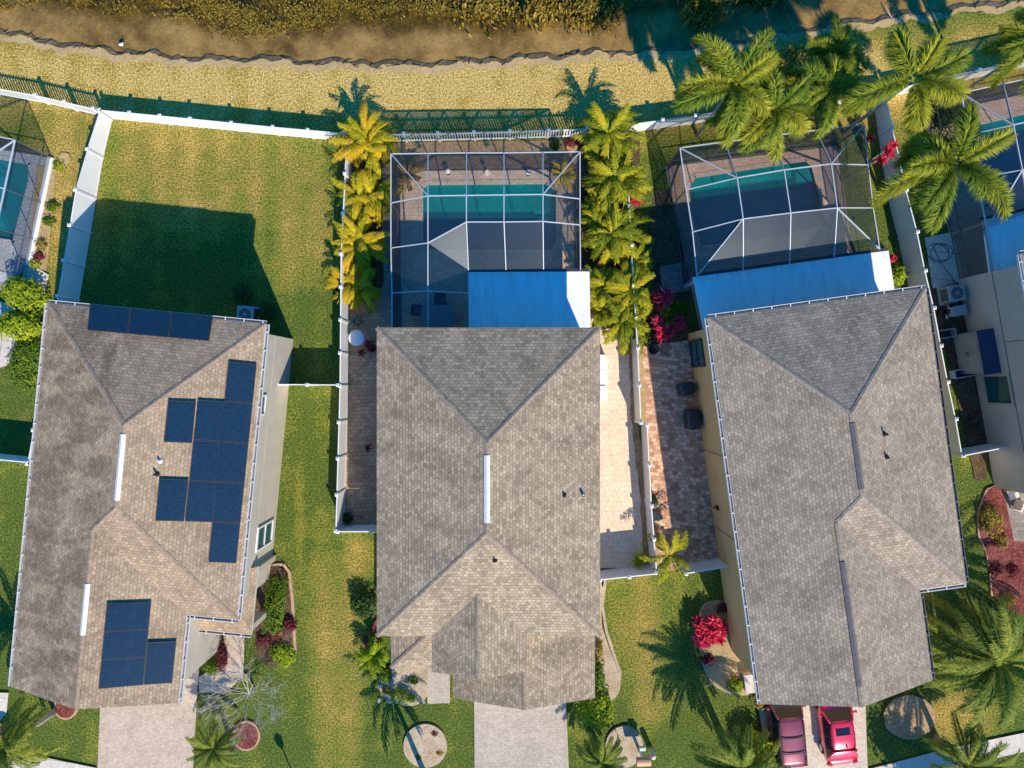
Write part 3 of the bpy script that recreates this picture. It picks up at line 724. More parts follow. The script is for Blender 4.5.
def wall_px(house, p, n, px):       # window rectangle seen at px = (x0,y0,x1,y1) on a wall plane: centre, width, height
    pl = wplane(house, p, n); I = inv(house)
    qs = [I @ hit(x, y, *pl) for x, y in px]
    return qs
qs = wall_px(h1, (W - .43, 0, 0), (1, 0, 0), [(257, 535), (271, 536), (263.5, 523), (262.5, 549)])
zc = (qs[0].z + qs[1].z) / 2
window(h1, (W - .43, (qs[2].y + qs[3].y) / 2, zc), (0, 1, 0), (1, 0, 0), abs(qs[2].y - qs[3].y) - .35, abs(qs[0].z - qs[1].z) - .1, 'white')
window(h1, (W - .43, -4.2, 4.4), (0, 1, 0), (1, 0, 0), .9, 1.3, 'white')
# mid-wall joint band
mb = MB(); mb.box((W - .43 + .012, -(Lm) / 2, 2.95), (.02, Lm - 1.0, .05)); mb.build('stucco_joint', M['stucco2'], h1)
# entry porch with its own low roof
mb = MB(); y0, y1 = -Lm + .43, -Lm - 1.75; x0, x1 = Wg - .43, W - .15
pr = [[(x0, y0 - .0, 3.9), (x1 - .75, y0, 3.9), (x1, y1, 3.15), (x0, y1, 3.15)], [(x1 - .75, y0, 3.9), (x1 - .75, y0 + 1.5, 3.9), (x1, y0 + 1.5, 3.15), (x1, y1, 3.15)]]
roof_mesh(mb, pr); po = mb.build('porch_roof', M['roof1'], h1)
mb = MB(); fascia(mb, [(x0, y1), (x1, y1), (x1, y0 + 1.5), (x0, y0 + 1.5)], 3.15); mb.build('fascia', M['frame_w'], po)
gutter(h1, (x0, y1), (x1, y1), M['gutter'], (0, -1), 3.15)
for (x, y) in ((x1 - .25, y1 + .25), (x1 - .25, y0 + 1.2)):
    mb = MB(); mb.box((x, y, 1.5), (.34, .34, 2.94)); mb.build('porch_column', M['stucco2'], h1)

# right house
h3, h3roof, d3 = house_plan('tan house with grey roof and a brown ridge vent, two red cars parked in front', (708, 318), R(7.8), 'roof3', 'cap3', 'stucco3', 'ventb', W=11.05, Lm=15.0, Wg=8.7, L=19.6)
W, Lm, Wg, L = d3['W'], d3['Lm'], d3['Wg'], d3['L']
gutter(h3, (0, 0), (0, -L), M['gutter'], (-1, 0)); gutter(h3, (0, 0), (W, 0), M['gutter'], (0, 1)); gutter(h3, (W, 0), (W, -Lm), M['gutter_dark'], (1, 0))
gutter(h3, (Wg, -Lm), (W, -Lm), M['gutter'], (0, -1)); gutter(h3, (Wg, -Lm), (Wg, -L), M['gutter_dark'], (1, 0))
Epl = wplane(h3, (W, 0, ZE), (PT, 0, 1))
for (px, py, hh) in ((884, 434, .5), (886, 457, .35)): pipe(h3roof, inv(h3) @ hit(px, py, *Epl), hh, .08, 'black')
qs = wall_px(h3, (.43, 0, 0), (-1, 0, 0), [(691.5, 353), (704, 353), (697, 339), (699, 367)])
window(h3, (.43, (qs[2].y + qs[3].y) / 2, max(1.3, (qs[0].z + qs[1].z) / 2)), (0, 1, 0), (-1, 0, 0), abs(qs[2].y - qs[3].y) - .2, abs(qs[0].z - qs[1].z) - .1, 'frame_d')
mb = MB()
for t in (7.3, 11.8): mb.box((.43 - .014, -t, 2.6), (.02, .04, 5.0))
mb.build('stucco_joint', M['trough'], h3)
mb = MB(); mb.tube([(.40, -10.6, .5), (.33, -10.6, .9), (.33, -10.45, 1.3), (.40, -10.45, 1.4)], .03, 6); mb.box((.38, -10.5, 1.35), (.1, .25, .35)); mb.build('meter_box', M['black'], h3)

# middle house
h2 = empty('house', (0, 0, 0), 0, 'middle house with plain grey roof, white ridge vent and no gutters', 'house')
X0, X1, YN, YS = -6.80, 4.43, 2.84, -12.68; hw = (X1 - X0) / 2; xm = (X0 + X1) / 2; zr = ZE + hw * PT
e5 = lambda x, y, z=ZE: (x, y, z)
aN, aS = (xm, YN - hw, zr), (xm, YS + hw, zr)
ax, ah = -1.67, 2.36; za = ZE + ah * PT; ya0 = YS + ah; ya1 = -14.47           # front gable with the ridge near the middle
mb = MB()
roof_mesh(mb, [[e5(X0, YN), e5(X1, YN), aN], [e5(X1, YN), e5(X1, YS), aS, aN], [e5(X0, YN), aN, aS, e5(X0, YS)],
               [e5(X0, YS), aS, e5(X1, YS), e5(ax + ah, YS), (ax, ya0, za), e5(ax - ah, YS)],
               [(ax, ya0, za), e5(ax + ah, YS), e5(ax + ah, ya1), (ax, ya1, za)], [(ax, ya0, za), (ax, ya1, za), e5(ax - ah, ya1), e5(ax - ah, YS)]])
h2roof = mb.build('roof', M['roof2'], h2)
mb = MB(); fascia(mb, [(X0, YN), (X0, YS), (ax - ah, YS), (ax - ah, ya1), (ax + ah, ya1), (ax + ah, YS), (X1, YS), (X1, YN)], ZE)
mb.poly([(ax - ah, ya1 - .004, ZE - .2), (ax + ah, ya1 - .004, ZE - .2), (ax + ah, ya1 - .004, ZE), (ax, ya1 - .004, za - .01), (ax - ah, ya1 - .004, ZE)])
mb.build('fascia', M['cap2'], h2roof)
caps(h2roof, [(e5(X0, YN), aN), (e5(X1, YN), aN), (e5(X0, YS), aS), (e5(X1, YS), aS), (aN, aS), ((ax, ya0, za), (ax, ya1, za))], M['cap2'])
ridge_vent(h2roof, (xm, YN - hw - .6, zr), (xm, YS + hw + .5, zr), M['ventw'])
p_ = Vector((X1, 0, ZE)); n_ = Vector((PT, 0, 1)).normalized()
pipe(h2roof, hit(564, 495, p_, n_), .3, .06, 'black'); pipe(h2roof, hit(583, 495, p_, n_), .5, .1, 'steel')
pipe(h2roof, hit(495, 560, Vector((0, YS, ZE)), Vector((0, -PT, 1)).normalized()), .35, .06, 'black')
i = .43
walls(h2, [(X0 + i, YN - i), (X0 + i, YS + i), (ax - ah + i, YS + i), (ax - ah + i, ya1 + i), (ax + ah - i, ya1 + i), (ax + ah - i, YS + i), (X1 - i, YS + i), (X1 - i, YN - i)], ZE - .19, M['stucco2']).build('wall', M['stucco2'], h2)
# one-storey garage with a gable, and the low entry hip
zb = 3.1; bx0, bx1, by0, by1 = -3.2, 4.5, YS + .44, -17.04; bm = (bx0 + bx1) / 2; zg = zb + (bx1 - bx0) / 2 * PT
mb = MB(); roof_mesh(mb, [[(bx0, by0, zb), (bm, by0, zg), (bm, by1, zg), (bx0, by1, zb)], [(bx1, by0, zb), (bx1, by1, zb), (bm, by1, zg), (bm, by0, zg)]])
gr = mb.build('garage_roof', M['roof2'], h2)
mb = MB(); fascia(mb, [(bx0, by0), (bx0, by1), (bx1, by1), (bx1, by0)], zb); mb.poly([(bx0, by1 - .004, zb - .2), (bx1, by1 - .004, zb - .2), (bx1, by1 - .004, zb), (bm, by1 - .004, zg - .01), (bx0, by1 - .004, zb)])
mb.build('fascia', M['cap2'], gr); caps(gr, [((bm, by0, zg), (bm, by1, zg))], M['cap2'])
mb = walls(h2, [(bx0 + i, by0), (bx0 + i, by1 + i), (bx1 - i, by1 + i), (bx1 - i, by0)], zb - .19, M['stucco2']); mb.build('garage_wall', M['stucco2'], h2)
mb = MB(); mb.box((bm, by1 + i - .03, 1.15), (4.9, .08, 2.2)); mb.build('garage_door', M['frame_w'], h2)
cx0, cx1, cy0, cy1 = -6.58, -3.21, YS + .44, -15.42; cw = 2.2
mb = MB(); roof_mesh(mb, [[(cx0, cy0, zb - .02), (cx0 + cw, cy0, zb + cw * PT), (cx0 + cw, cy1 + cw, zb + cw * PT), (cx0, cy1, zb - .02)], [(cx0, cy1, zb - .02), (cx0 + cw, cy1 + cw, zb + cw * PT), (cx1, cy1 + cw, zb + cw * PT), (cx1, cy1, zb - .02)], [(cx0 + cw, cy0, zb + cw * PT), (cx1, cy0, zb + cw * PT), (cx1, cy1 + cw, zb + cw * PT), (cx0 + cw, cy1 + cw, zb + cw * PT)]])
er = mb.build('entry_roof', M['roof2'], h2)
mb = MB(); fascia(mb, [(cx0, cy0), (cx0, cy1), (cx1, cy1), (cx1, cy0)], zb - .02); mb.build('fascia', M['cap2'], er); caps(er, [((cx0, cy1, zb), (cx0 + cw, cy1 + cw, zb + cw * PT))], M['cap2'])
walls(h2, [(cx0 + .9, cy0), (cx0 + .9, cy1 + .9), (cx1 - .02, cy1 + .9), (cx1 - .02, cy0)], zb - .2, M['stucco2']).build('entry_wall', M['stucco2'], h2)
window(h2, (X1 - i, -3.0, 1.5), (0, 1, 0), (1, 0, 0), 1.2, 1.2, 'frame_w'); window(h2, (X0 + i, -5.0, 1.5), (0, 1, 0), (-1, 0, 0), 1.2, 1.2, 'frame_w')
window(h2, (-2.5, YN - i, 1.1), (1, 0, 0), (0, 1, 0), 2.4, 2.0, 'frame_w', False)

# far right house: only its wall shows
o4 = P(1021, 254, ZE); h4 = empty('house', (o4.x, o4.y, 0), R(10.2), 'pale house at the right edge with shaded side wall and one window', 'house')
W4, L4 = 11.5, 13.4
mb = MB(); hh = W4 / 2; z4 = ZE + hh * PT
roof_mesh(mb, [[(0, 0, ZE), (W4, 0, ZE), (hh, -hh, z4)], [(W4, 0, ZE), (W4, -L4, ZE), (hh, -L4 + hh, z4), (hh, -hh, z4)], [(0, 0, ZE), (hh, -hh, z4), (hh, -L4 + hh, z4), (0, -L4, ZE)], [(0, -L4, ZE), (hh, -L4 + hh, z4), (W4, -L4, ZE)]])
r4 = mb.build('roof', M['roof3'], h4)
mb = MB(); fascia(mb, [(0, 0), (0, -L4), (W4, -L4), (W4, 0)], ZE); mb.build('fascia', M['frame_w'], r4)
gutter(h4, (0, 0), (0, -L4), M['gutter'], (-1, 0)); gutter(h4, (0, 0), (W4, 0), M['gutter'], (0, 1))
walls(h4, [(.5, -.5), (.5, -L4 + .5), (W4 - .5, -L4 + .5), (W4 - .5, -.5)], ZE - .19, M['stucco4']).build('wall', M['stucco4'], h4)
qs = wall_px(h4, (.5, 0, 0), (-1, 0, 0), [(986, 391), (1012, 391), (996, 374), (1000, 405)])
window(h4, (.5, (qs[2].y + qs[3].y) / 2, (qs[0].z + qs[1].z) / 2), (0, 1, 0), (-1, 0, 0), abs(qs[2].y - qs[3].y) - .25, abs(qs[1].z - qs[0].z) - .15, 'stucco2', False, .16)
mb = MB(); mb.box((.5 - .012, -L4 / 2, 2.9), (.02, L4 - 1.1, .04)); mb.box((.5 - .012, -4.4, 4.3), (.02, .04, 2.6)); mb.build('stucco_joint', M['trough'], h4)

# ------------------------------------------------------------------ patio roofs and screen cages
def patio_roof(label, quad, z=2.75, posts=(), kids=True):
    c = [P(x, y, z) for x, y in quad]; o = (c[0] + c[2]) / 2; r = empty('patio_roof', (o.x, o.y, 0), 0, label, 'patio roof')
    c = [q - Vector((o.x, o.y, 0)) for q in c]; mb = MB(); dz = Vector((0, 0, -.12))
    mb.poly(up(c)); mb.poly(up([q + dz for q in c])[::-1])
    for k in range(len(c)): a, b = c[k], c[(k + 1) % len(c)]; mb.poly([a + dz, b + dz, b, a])
    kq = int((c[1] - c[0]).length / 1.22)
    for q_ in range(1, kq): mb.bar(c[0].lerp(c[1], q_ / kq) + Vector((0, 0, .004)), c[3].lerp(c[2], q_ / kq) + Vector((0, 0, .004)), .035, .016)
    mb.build('roof_panel', M['panroof'], r)
    g = MB(); a, b = c[0], c[1]; n = Vector((-(b - a).y, (b - a).x, 0)).normalized()
    if n.y < 0: n = -n
    g.bar(a + n * .09 + Vector((0, 0, -.1)), b + n * .09 + Vector((0, 0, -.1)), .16, .15); g.build('gutter', M['frame_d'], r)
    for t in posts:
        p = a.lerp(b, t); mb = MB(); mb.box((p.x - n.x * .2, p.y - n.y * .2, z / 2 - .07), (.16, .16, z - .14)); mb.build('post', M['alum'], r)
    return r
patio_roof('white patio roof in shade behind the middle house, right end sunlit', [(468, 272), (589.5, 271.5), (590.5, 340), (469, 340)], 2.75, (.02, .5, .98))
patio_roof('white patio roof slanting along the back of the right house', [(693, 277), (888.5, 250.5), (898, 312), (706, 340)], 2.75, (.02, .5, .98))
patio_roof('white patio roof at the right edge beside the big palm', [(983, 220), (1090, 197), (1100, 257), (990, 273)], 2.75, (.02, .6))

def cage(label, ring, inner, panels, walls_, beams, skip_posts=()):
    """ring / inner: name -> (px,py,z). panels: tuples of names. walls_: consecutive ring names carrying side walls."""
    nodes = {}
    for k_, (x, y, z) in list(ring.items()) + list(inner.items()): nodes[k_] = P(x, y, z)
    w0 = nodes[walls_[0]]; r = empty('pool_cage', (w0.x, w0.y, 0), 0, label, 'pool cage'); off = Vector((w0.x, w0.y, 0))
    nodes = {k_: v - off for k_, v in nodes.items()}
    mb = MB()
    for pn in panels: mb.poly(up([nodes[q] for q in pn]))
    mb.build('roof_screen', M['screen'], r)
    mb = MB(); DN = lambda v, z: Vector((v.x, v.y, z))
    for a, b in zip(walls_[:-1], walls_[1:]):
        A, B = nodes[a], nodes[b]; mb.poly([DN(A, .05), DN(B, .05), B, A])
    mb.build('wall_screen', M['screen'], r)
    for a, b in zip(walls_[:-1], walls_[1:]):
        A, B = nodes[a], nodes[b]
        m2 = MB(); m2.bar(A, B, .055, .07); m2.build('eave_beam', M['alum'], r)
        m2 = MB(); m2.bar(DN(A, .9), DN(B, .9), .035, .045); m2.bar(DN(A, .05), DN(B, .05), .05, .06); m2.build('rail', M['alum_d'], r)
    for a in walls_:
        if a in skip_posts: continue
        A = nodes[a]; m2 = MB(); m2.bar(DN(A, .03), A, .05, .05); m2.build('post', M['alum_d'], r)
    for path in beams:
        m2 = MB()
        for a, b in zip(path[:-1], path[1:]): m2.bar(nodes[a], nodes[b], .045, .10)
        m2.build('roof_beam', M['alum'], r)
    return r
Z0, Z1 = 3.0, 4.25
cage('screen cage over the long pool of the middle house',
     dict(a0=(391, 154, Z0), a1=(428, 153.5, Z0), a2=(466.5, 153, Z0), a3=(504, 153, Z0), a4=(543, 152.5, Z0), a5=(580, 152, Z0),
          w1=(391, 203, Z0), w2=(391, 248, Z0), w3=(392, 293, Z0), w4=(392, 331, Z0), e1=(580, 199, Z0), e2=(580, 225, Z0), e3=(580.5, 270, Z0)),
     dict(i1=(428, 196, Z1), i2=(466.5, 195.5, Z1), i3=(504, 195, Z1), i4=(543, 194.5, Z1), j1=(428, 243, 4.1), j2=(466.5, 222, Z1), j3=(504, 222, Z1), j4=(543, 221.5, Z1),
          s1=(428, 331, 3.2), s2=(468, 331, 3.0), t1=(428, 291, 3.65), t2=(468, 293, 3.0), s3=(468.5, 270, 3.0), s4=(506, 269.5, 3.0), s5=(543.5, 269, 3.0)),
     [('a0', 'a1', 'i1'), ('a0', 'i1', 'w1'), ('a1', 'a2', 'i2', 'i1'), ('a2', 'a3', 'i3', 'i2'), ('a3', 'a4', 'i4', 'i3'), ('a4', 'a5', 'i4'), ('a5', 'e1', 'i4'),
      ('w1', 'i1', 'j1', 'w2'), ('i1', 'i2', 'j2'), ('i1', 'j2', 'j1'), ('i2', 'i3', 'j3', 'j2'), ('i3', 'i4', 'j4', 'j3'), ('i4', 'e1', 'e2', 'j4'),
      ('w2', 'j1', 't1', 'w3'), ('w3', 't1', 's1', 'w4'), ('j1', 'j2', 's3'), ('j1', 's3', 't2', 't1'), ('t1', 't2', 's2', 's1'), ('j2', 'j3', 's4', 's3'), ('j3', 'j4', 's5', 's4'), ('j4', 'e2', 'e3', 's5')],
     ['w4', 'w3', 'w2', 'w1', 'a0', 'a1', 'a2', 'a3', 'a4', 'a5', 'e1', 'e2', 'e3'],
     [('a1', 'i1', 'j1', 't1', 's1'), ('a2', 'i2', 'j2', 's3'), ('a3', 'i3', 'j3', 's4'), ('a4', 'i4', 'j4', 's5'), ('w1', 'i1', 'i2', 'i3', 'i4', 'e1'),
      ('w2', 'j1', 'j2', 'j3', 'j4', 'e2'), ('a0', 'i1'), ('a5', 'i4'), ('w3', 't1', 't2')])
cage('screen cage over the dark teal pool behind the right house',
     dict(a0=(680, 148, Z0), a1=(725, 142, Z0), a2=(771, 136, Z0), a3=(816, 130.5, Z0), a4=(864, 125, Z0), w1=(686, 190, Z0), w2=(692.5, 232, Z0), w3=(697, 276, Z0), e1=(868, 165, Z0), e2=(873, 208, Z0), e3=(879.5, 249, Z0)),
     dict(i1=(737, 178, Z1), i2=(784, 170, Z1), i3=(831, 164, Z1), j1=(743, 219, Z1), j2=(790.5, 213, Z1), j3=(837, 208, Z1), s1=(743, 271, 2.95), s2=(789.5, 264, 2.95), s3=(834, 256.5, 2.95)),
     [('a0', 'a1', 'i1'), ('a0', 'i1', 'w1'), ('a1', 'a2', 'i2', 'i1'), ('a2', 'a3', 'i3', 'i2'), ('a3', 'a4', 'i3'), ('a4', 'e1', 'i3'), ('w1', 'i1', 'j1', 'w2'), ('i1', 'i2', 'j2', 'j1'), ('i2', 'i3', 'j3', 'j2'), ('i3', 'e1', 'e2', 'j3'),
      ('w2', 'j1', 'w3'), ('j1', 's1', 'w3'), ('j1', 'j2', 's2', 's1'), ('j2', 'j3', 's3', 's2'), ('j3', 'e3', 's3'), ('j3', 'e2', 'e3')],
     ['w3', 'w2', 'w1', 'a0', 'a1', 'a2', 'a3', 'a4', 'e1', 'e2', 'e3'],
     [('a1', 'i1', 'j1', 's1'), ('a2', 'i2', 'j2', 's2'), ('a3', 'i3', 'j3', 's3'), ('w1', 'i1', 'i2', 'i3', 'e1'), ('w2', 'j1', 'j2', 'j3', 'e2'), ('j1', 'w3'), ('j3', 'e3'), ('a4', 'i3'), ('a0', 'i1')])
cage('screen cage at the left edge over the bright blue pool',
     dict(a0=(-90, 119, Z0), a1=(-38, 129.5, Z0), a2=(15, 140, Z0), e1=(4.5, 189, Z0), e2=(-4, 228, Z0), e3=(-12, 268, Z0), w1=(-100, 170, Z0)),
     dict(i1=(-38, 176, Z1), j1=(-48, 226, Z1), k1=(-100, 170, Z1), s0=(-110, 250, Z0)),
     [('a0', 'a1', 'i1'), ('a0', 'i1', 'k1'), ('a1', 'a2', 'i1'), ('a2', 'e1', 'i1'), ('i1', 'e1', 'e2', 'j1'), ('j1', 'e2', 'e3'), ('k1', 'i1', 'j1', 's0'), ('j1', 'e3', 's0')],
     ['a0', 'a1', 'a2', 'e1', 'e2', 'e3'],
     [('a1', 'i1', 'j1'), ('a2', 'i1'), ('k1', 'i1', 'e1'), ('j1', 'e2'), ('j1', 'e3')])
cage('screen cage at the right edge half hidden by the big palm',
     dict(a0=(961, 93, Z0), a1=(1003, 84, Z0), a2=(1050, 74, Z0), a3=(1100, 63, Z0), w1=(969, 135, Z0), w2=(977, 178, Z0), w3=(987, 228, Z0), w4=(997, 280, Z0)),
     dict(i1=(1013, 125, Z1), i2=(1064, 114, Z1), i3=(1120, 104, Z1), j1=(1022, 170, Z1), j2=(1072, 160, Z1), j3=(1130, 150, Z1), s1=(1030, 212, 2.95), s2=(1080, 202, 2.95), s3=(1140, 190, 2.95)),
     [('a0', 'a1', 'i1'), ('a0', 'i1', 'w1'), ('a1', 'a2', 'i2', 'i1'), ('a2', 'a3', 'i3', 'i2'), ('w1', 'i1', 'j1', 'w2'), ('i1', 'i2', 'j2', 'j1'), ('i2', 'i3', 'j3', 'j2'), ('w2', 'j1', 's1', 'w3'), ('j1', 'j2', 's2', 's1'), ('j2', 'j3', 's3', 's2')],
     ['w4', 'w3', 'w2', 'w1', 'a0', 'a1', 'a2', 'a3'],
     [('a1', 'i1', 'j1', 's1'), ('a2', 'i2', 'j2', 's2'), ('w1', 'i1', 'i2', 'i3'), ('w2', 'j1', 'j2', 'j3'), ('a0', 'i1'), ('j1', 'w3')])
# pale deck kerb of the left cage
mb = MB(); a, b = P(52, 158), P(30, 266); mb.bar((a.x, a.y, .09), (b.x, b.y, .09), .34, .16)
tag(mb.build('deck_kerb', M['white'], bevel=.02), 'white kerb along the sunlit side of the left pool cage', 'kerb')

# ------------------------------------------------------------------ fences
def fence(label, pts, hs, picket=False, spacing=2.05, mat='white', gate=False):
    W_ = [Vector(G(*p)).to_3d() for p in pts]
    if not isinstance(hs, (list, tuple)): hs = [hs] * len(W_)
    o = W_[0]; r = empty('gate' if gate else ('picket_fence' if picket else 'fence'), o, 0, label, 'gate' if gate else 'fence'); W_ = [p - o for p in W_]
    pan, posts = MB(), []
    for k_ in range(len(W_) - 1):
        a, b, ha, hb = W_[k_], W_[k_ + 1], hs[k_], hs[k_ + 1]; d = b - a; Lg = d.length; d.normalize(); ns = max(1, round(Lg / spacing))
        for s in range(ns):
            p, q = a.lerp(b, s / ns), a.lerp(b, (s + 1) / ns); h0, h1_ = ha + (hb - ha) * s / ns, ha + (hb - ha) * (s + 1) / ns
            posts.append((p, h0)); U = Vector((0, 0, 1)); e = d * .07
            if picket:
                pan.bar(p + e + U * (h0 - .12), q - e + U * (h1_ - .12), .05, .09); pan.bar(p + e + U * .15, q - e + U * .15, .05, .09)
                m_ = int((q - p).length / .15)
                for t in range(1, m_):
                    c = p.lerp(q, t / m_); pan.box((c.x, c.y, h0 / 2 + .03), (.07, .022, h0 - .02), math.atan2(d.y, d.x))
            else:
                pan.bar(p + e + U * (h0 - .05), q - e + U * (h1_ - .05), .06, .10); pan.bar(p + e + U * .08, q - e + U * .08, .06, .12)
                n_ = d.cross(U).normalized() * .02
                A = [p + e - n_ + U * .1, q - e - n_ + U * .1, q - e - n_ + U * (h1_ - .06), p + e - n_ + U * (h0 - .06)]
                B = [x + n_ * 2 for x in A]
                pan.poly(A); pan.poly(B[::-1])
        if k_ == len(W_) - 2: posts.append((b, hb))
    pan.build('panel', M[mat], r)
    for p, h in posts:
        mb = MB(); mb.box((p.x, p.y, (h + .06) / 2), (.13, .13, h + .06)); po = mb.build('post', M[mat], r)
        mb = MB(); mb.box((p.x, p.y, h + .085), (.19, .19, .05)); mb.lathe([(.12, h + .11), (.01, h + .17)], (p.x, p.y, 0), 4, math.pi / 4); mb.build('post_cap', M[mat], po)
    return r
H6, H4f = 1.83, 1.2
fence('low white picket fence at the top left behind the left pool cage', [(-120, 70), (0, 95), (50, 104), (106, 117)], H4f, True)
fence('low solid white fence along the back of the wide lawn', [(112, 118.5), (200, 127), (280, 135), (348, 141)], H4f)
fence('low white picket fence behind the middle pool cage', [(374, 142), (440, 141), (510, 139), (585, 136.5)], H4f, True)
fence('low solid white fence at the top right behind the right pool cage', [(626, 132.5), (690, 124), (760, 113), (820, 106), (886, 99)], H4f)
fence('low white fence at the top right corner beyond the feathery palm', [(890, 97), (930, 87), (1000, 72), (1100, 50)], H4f)
fence('white privacy fence on the left of the wide lawn', [(112, 120), (103, 158), (96, 199), (79, 300), (50, 460)], [H4f, 1.45, H6, H6, H6])
fence('short white fence reaching the left edge beside the brown roof', [(50, 459), (0, 454), (-60, 450)], H6)
fence('white privacy fence between the left lawn and the middle house', [(352, 142), (349, 260), (348, 386), (344, 524)], [H4f, H6, H6, H6])
fence('thin white side fence from the left house to the long fence', [(288, 384.5), (346, 385)], H6)
fence('short white front fence touching the left side of the middle roof', [(346, 525), (386, 525)], H6)
fence('white privacy fence behind the yellow palms right of the middle house', [(622, 136), (628, 290), (632, 350), (635, 421)], [H4f, H6, H6, H6])
fence('white privacy fence along the red paver path, lower part', [(641, 423), (645, 500), (650, 564)], H6)
fence('white front fence in the sun right of the middle house', [(652, 565), (596, 571)], H6)
fence('shaded white front fence ending at the tan house wall', [(678, 565), (727, 557)], H6)
fence('long white privacy fence between the right house and the right edge pool', [(874, 104), (888, 199), (898.5, 239), (906, 276), (914.4, 311.5), (921, 347.5), (927.6, 382), (935.3, 417.4), (941.4, 452.7)], [H4f] + [H6] * 8)
fence('short white fence between the grey roof and the right edge house', [(942, 452.7), (989, 443.5)], H6)

# ------------------------------------------------------------------ vegetation
def frond(mb, o, az, L, el, droop, ll, n, w, rng, plume=False, tint=.5, spread=.5, width=1.0):
    o = Vector(o); hz = Vector((math.cos(az), math.sin(az), 0)); side = Vector((-math.sin(az), math.cos(az), 0)); U = Vector((0, 0, 1))
    bend = rng.uniform(-.75, .75); p = o.copy(); st = 14; pts = [p.copy()]; tans = []
    for i in range(st):
        s = (i + .5) / st; a = el - droop * s ** 1.25; t = hz * math.cos(a) + U * math.sin(a); tans.append(t); p = p + t * (L / st) + side * (bend * s * L / st); pts.append(p.copy())
    for i in range(st):
        a, b = pts[i], pts[i + 1]; ww = .03 * (1 - i / st) + .008
        mb.add([a - side * ww, a + side * ww, b + side * ww, b - side * ww], [(0, 1, 2, 3)], min(1, tint * .6 + .35))
    for k in range(n):
        s = .10 + .90 * (k + rng.random() * .6) / n; i = min(st - 1, int(s * st)); q = pts[i].lerp(pts[i + 1], s * st - i); t = tans[i]; nn = side.cross(t).normalized()
        prof = (math.sin(min(1, s * 1.25 + .12) * math.pi * .62) if s < .7 else 1.0 - (s - .7) * 1.6) * ll
        for sd in (-1, 1):
            if plume:
                ro = rng.uniform(-1.35, 1.2); lat = side * sd * math.cos(ro) + nn * (math.sin(ro) * .9)
            else:
                lat = side * sd * .93 + nn * rng.uniform(-.05, .45) * width
            fw = spread + .5 * s + rng.uniform(-.12, .12); d = (lat + t * fw).normalized(); l = prof * rng.uniform(.62, 1.15)
            mid = q + d * l * .45; tip = q + d * l - U * l * rng.uniform(.08, .32); ac = d.cross(nn); ac = ac.normalized() * w if ac.length > .05 else t * w
            mb.add([q, mid + ac, tip, mid - ac], [(0, 1, 2, 3)], min(1, max(0, tint + rng.uniform(-.12, .12) + (s - .5) * .22)))
def trunk_mesh(h, r0, r1, lean=(0, 0), ring=True):
    mb = MB(); n = max(6, int(h / .25)); path, rad = [], []
    for i in range(n + 1):
        t = i / n; path.append((lean[0] * t * t, lean[1] * t * t, h * t)); rad.append((r0 + (r1 - r0) * t) * (1.0 + (.08 if i % 2 else -.02) * ring) * (1.25 if i == 0 else 1))
    mb.tube(path, rad, 9); return mb
def palm(name, seed, h, L, nf, kind, lmat, ll, n, w, el=(.1, 1.1), droop=1.3, plume=False, stems=1, tint=(.2, .7), trunk_r=.13, spread=.5, azs=None):
    rng = random.Random(seed); r = empty(name); cr = MB(); tk = MB()
    for s in range(stems):
        if stems == 1: bx = by = 0.0; tx = ty = 0.0; hh = h
        else:
            a = rng.uniform(0, 6.28); d = rng.uniform(.1, .45); bx, by = d * math.cos(a), d * math.sin(a); k = rng.uniform(1.2, 1.9); tx, ty = bx * k, by * k; hh = h * rng.uniform(.5, 1.0)
        tk.tube([(bx, by, 0), ((bx + tx) / 2, (by + ty) / 2, hh * .5), (tx, ty, hh)], [trunk_r * 1.25, trunk_r, trunk_r * .8], 8)
        a0 = rng.uniform(0, 6.28)
        for f in range(nf):
            az = (azs[f] if azs else a0 + f * 2.39996 + rng.uniform(-.45, .45)); u = (f + .5) / nf
            e = el[1] + (el[0] - el[1]) * u + rng.uniform(-.1, .1)
            frond(cr, (tx, ty, hh), az, L * rng.uniform(.68, 1.14), e, droop * rng.uniform(.7, 1.35), ll, n, w, rng, plume, rng.uniform(*tint), spread)
    tk.build('trunk', M['trunk'], r, True); cr.build('crown', M[lmat], r)
    return r
def put(proto, px, py, z, rz=0.0, sc_=1.0, label=None, cat='palm', group=None, first=[]):
    """crown seen at px,py at height z: stands straight below it"""
    o = proto if proto.name not in first else copy_tree(proto)
    if o is proto: first.append(proto.name)
    p = P(px, py, z); o.location = (p.x, p.y, 0); o.rotation_euler = (0, 0, rz); o.scale = (sc_,) * 3
    tag(o, label, cat, group); return o

# yellow clumping palms along the two fences of the middle lot
AR = [palm('clumping_palm', 11 + i, 1.9, 1.75, 12, 'a', 'l_areca', .42, 44, .024, (-.05, 1.2), 1.3, stems=4, tint=t, trunk_r=.05, spread=.8) for i, t in enumerate(((.15, 1.0), (.1, 1.0)))]
ARG = [palm('clumping_palm', 31 + i, 2.0, 1.8, 12, 'a', 'l_areca_g', .42, 44, .024, (-.05, 1.2), 1.3, stems=4, tint=t, trunk_r=.05, spread=.8) for i, t in enumerate(((.1, .95), (.15, 1.0), (.05, .9)))]
gA, gB = 'yellow clumping palms left of the middle cage', 'yellow green clumping palms right of the middle cage'
put(AR[0], 364, 136, 2.3, .3, 1.02, 'yellow clumping palm at the left end of the picket fence', group=gA)
put(AR[1], 358, 186, 2.3, 1.5, .98, 'golden clumping palm, second from the back beside the wide lawn', group=gA)
put(AR[0], 355, 238, 2.2, 2.9, .88, 'clumping palm with yellow tips above the brown mulch, third from the back', group=gA)
put(AR[1], 351, 287, 2.2, 4.2, .88, 'bright yellow clumping palm nearest the left house beside the white fence', group=gA)
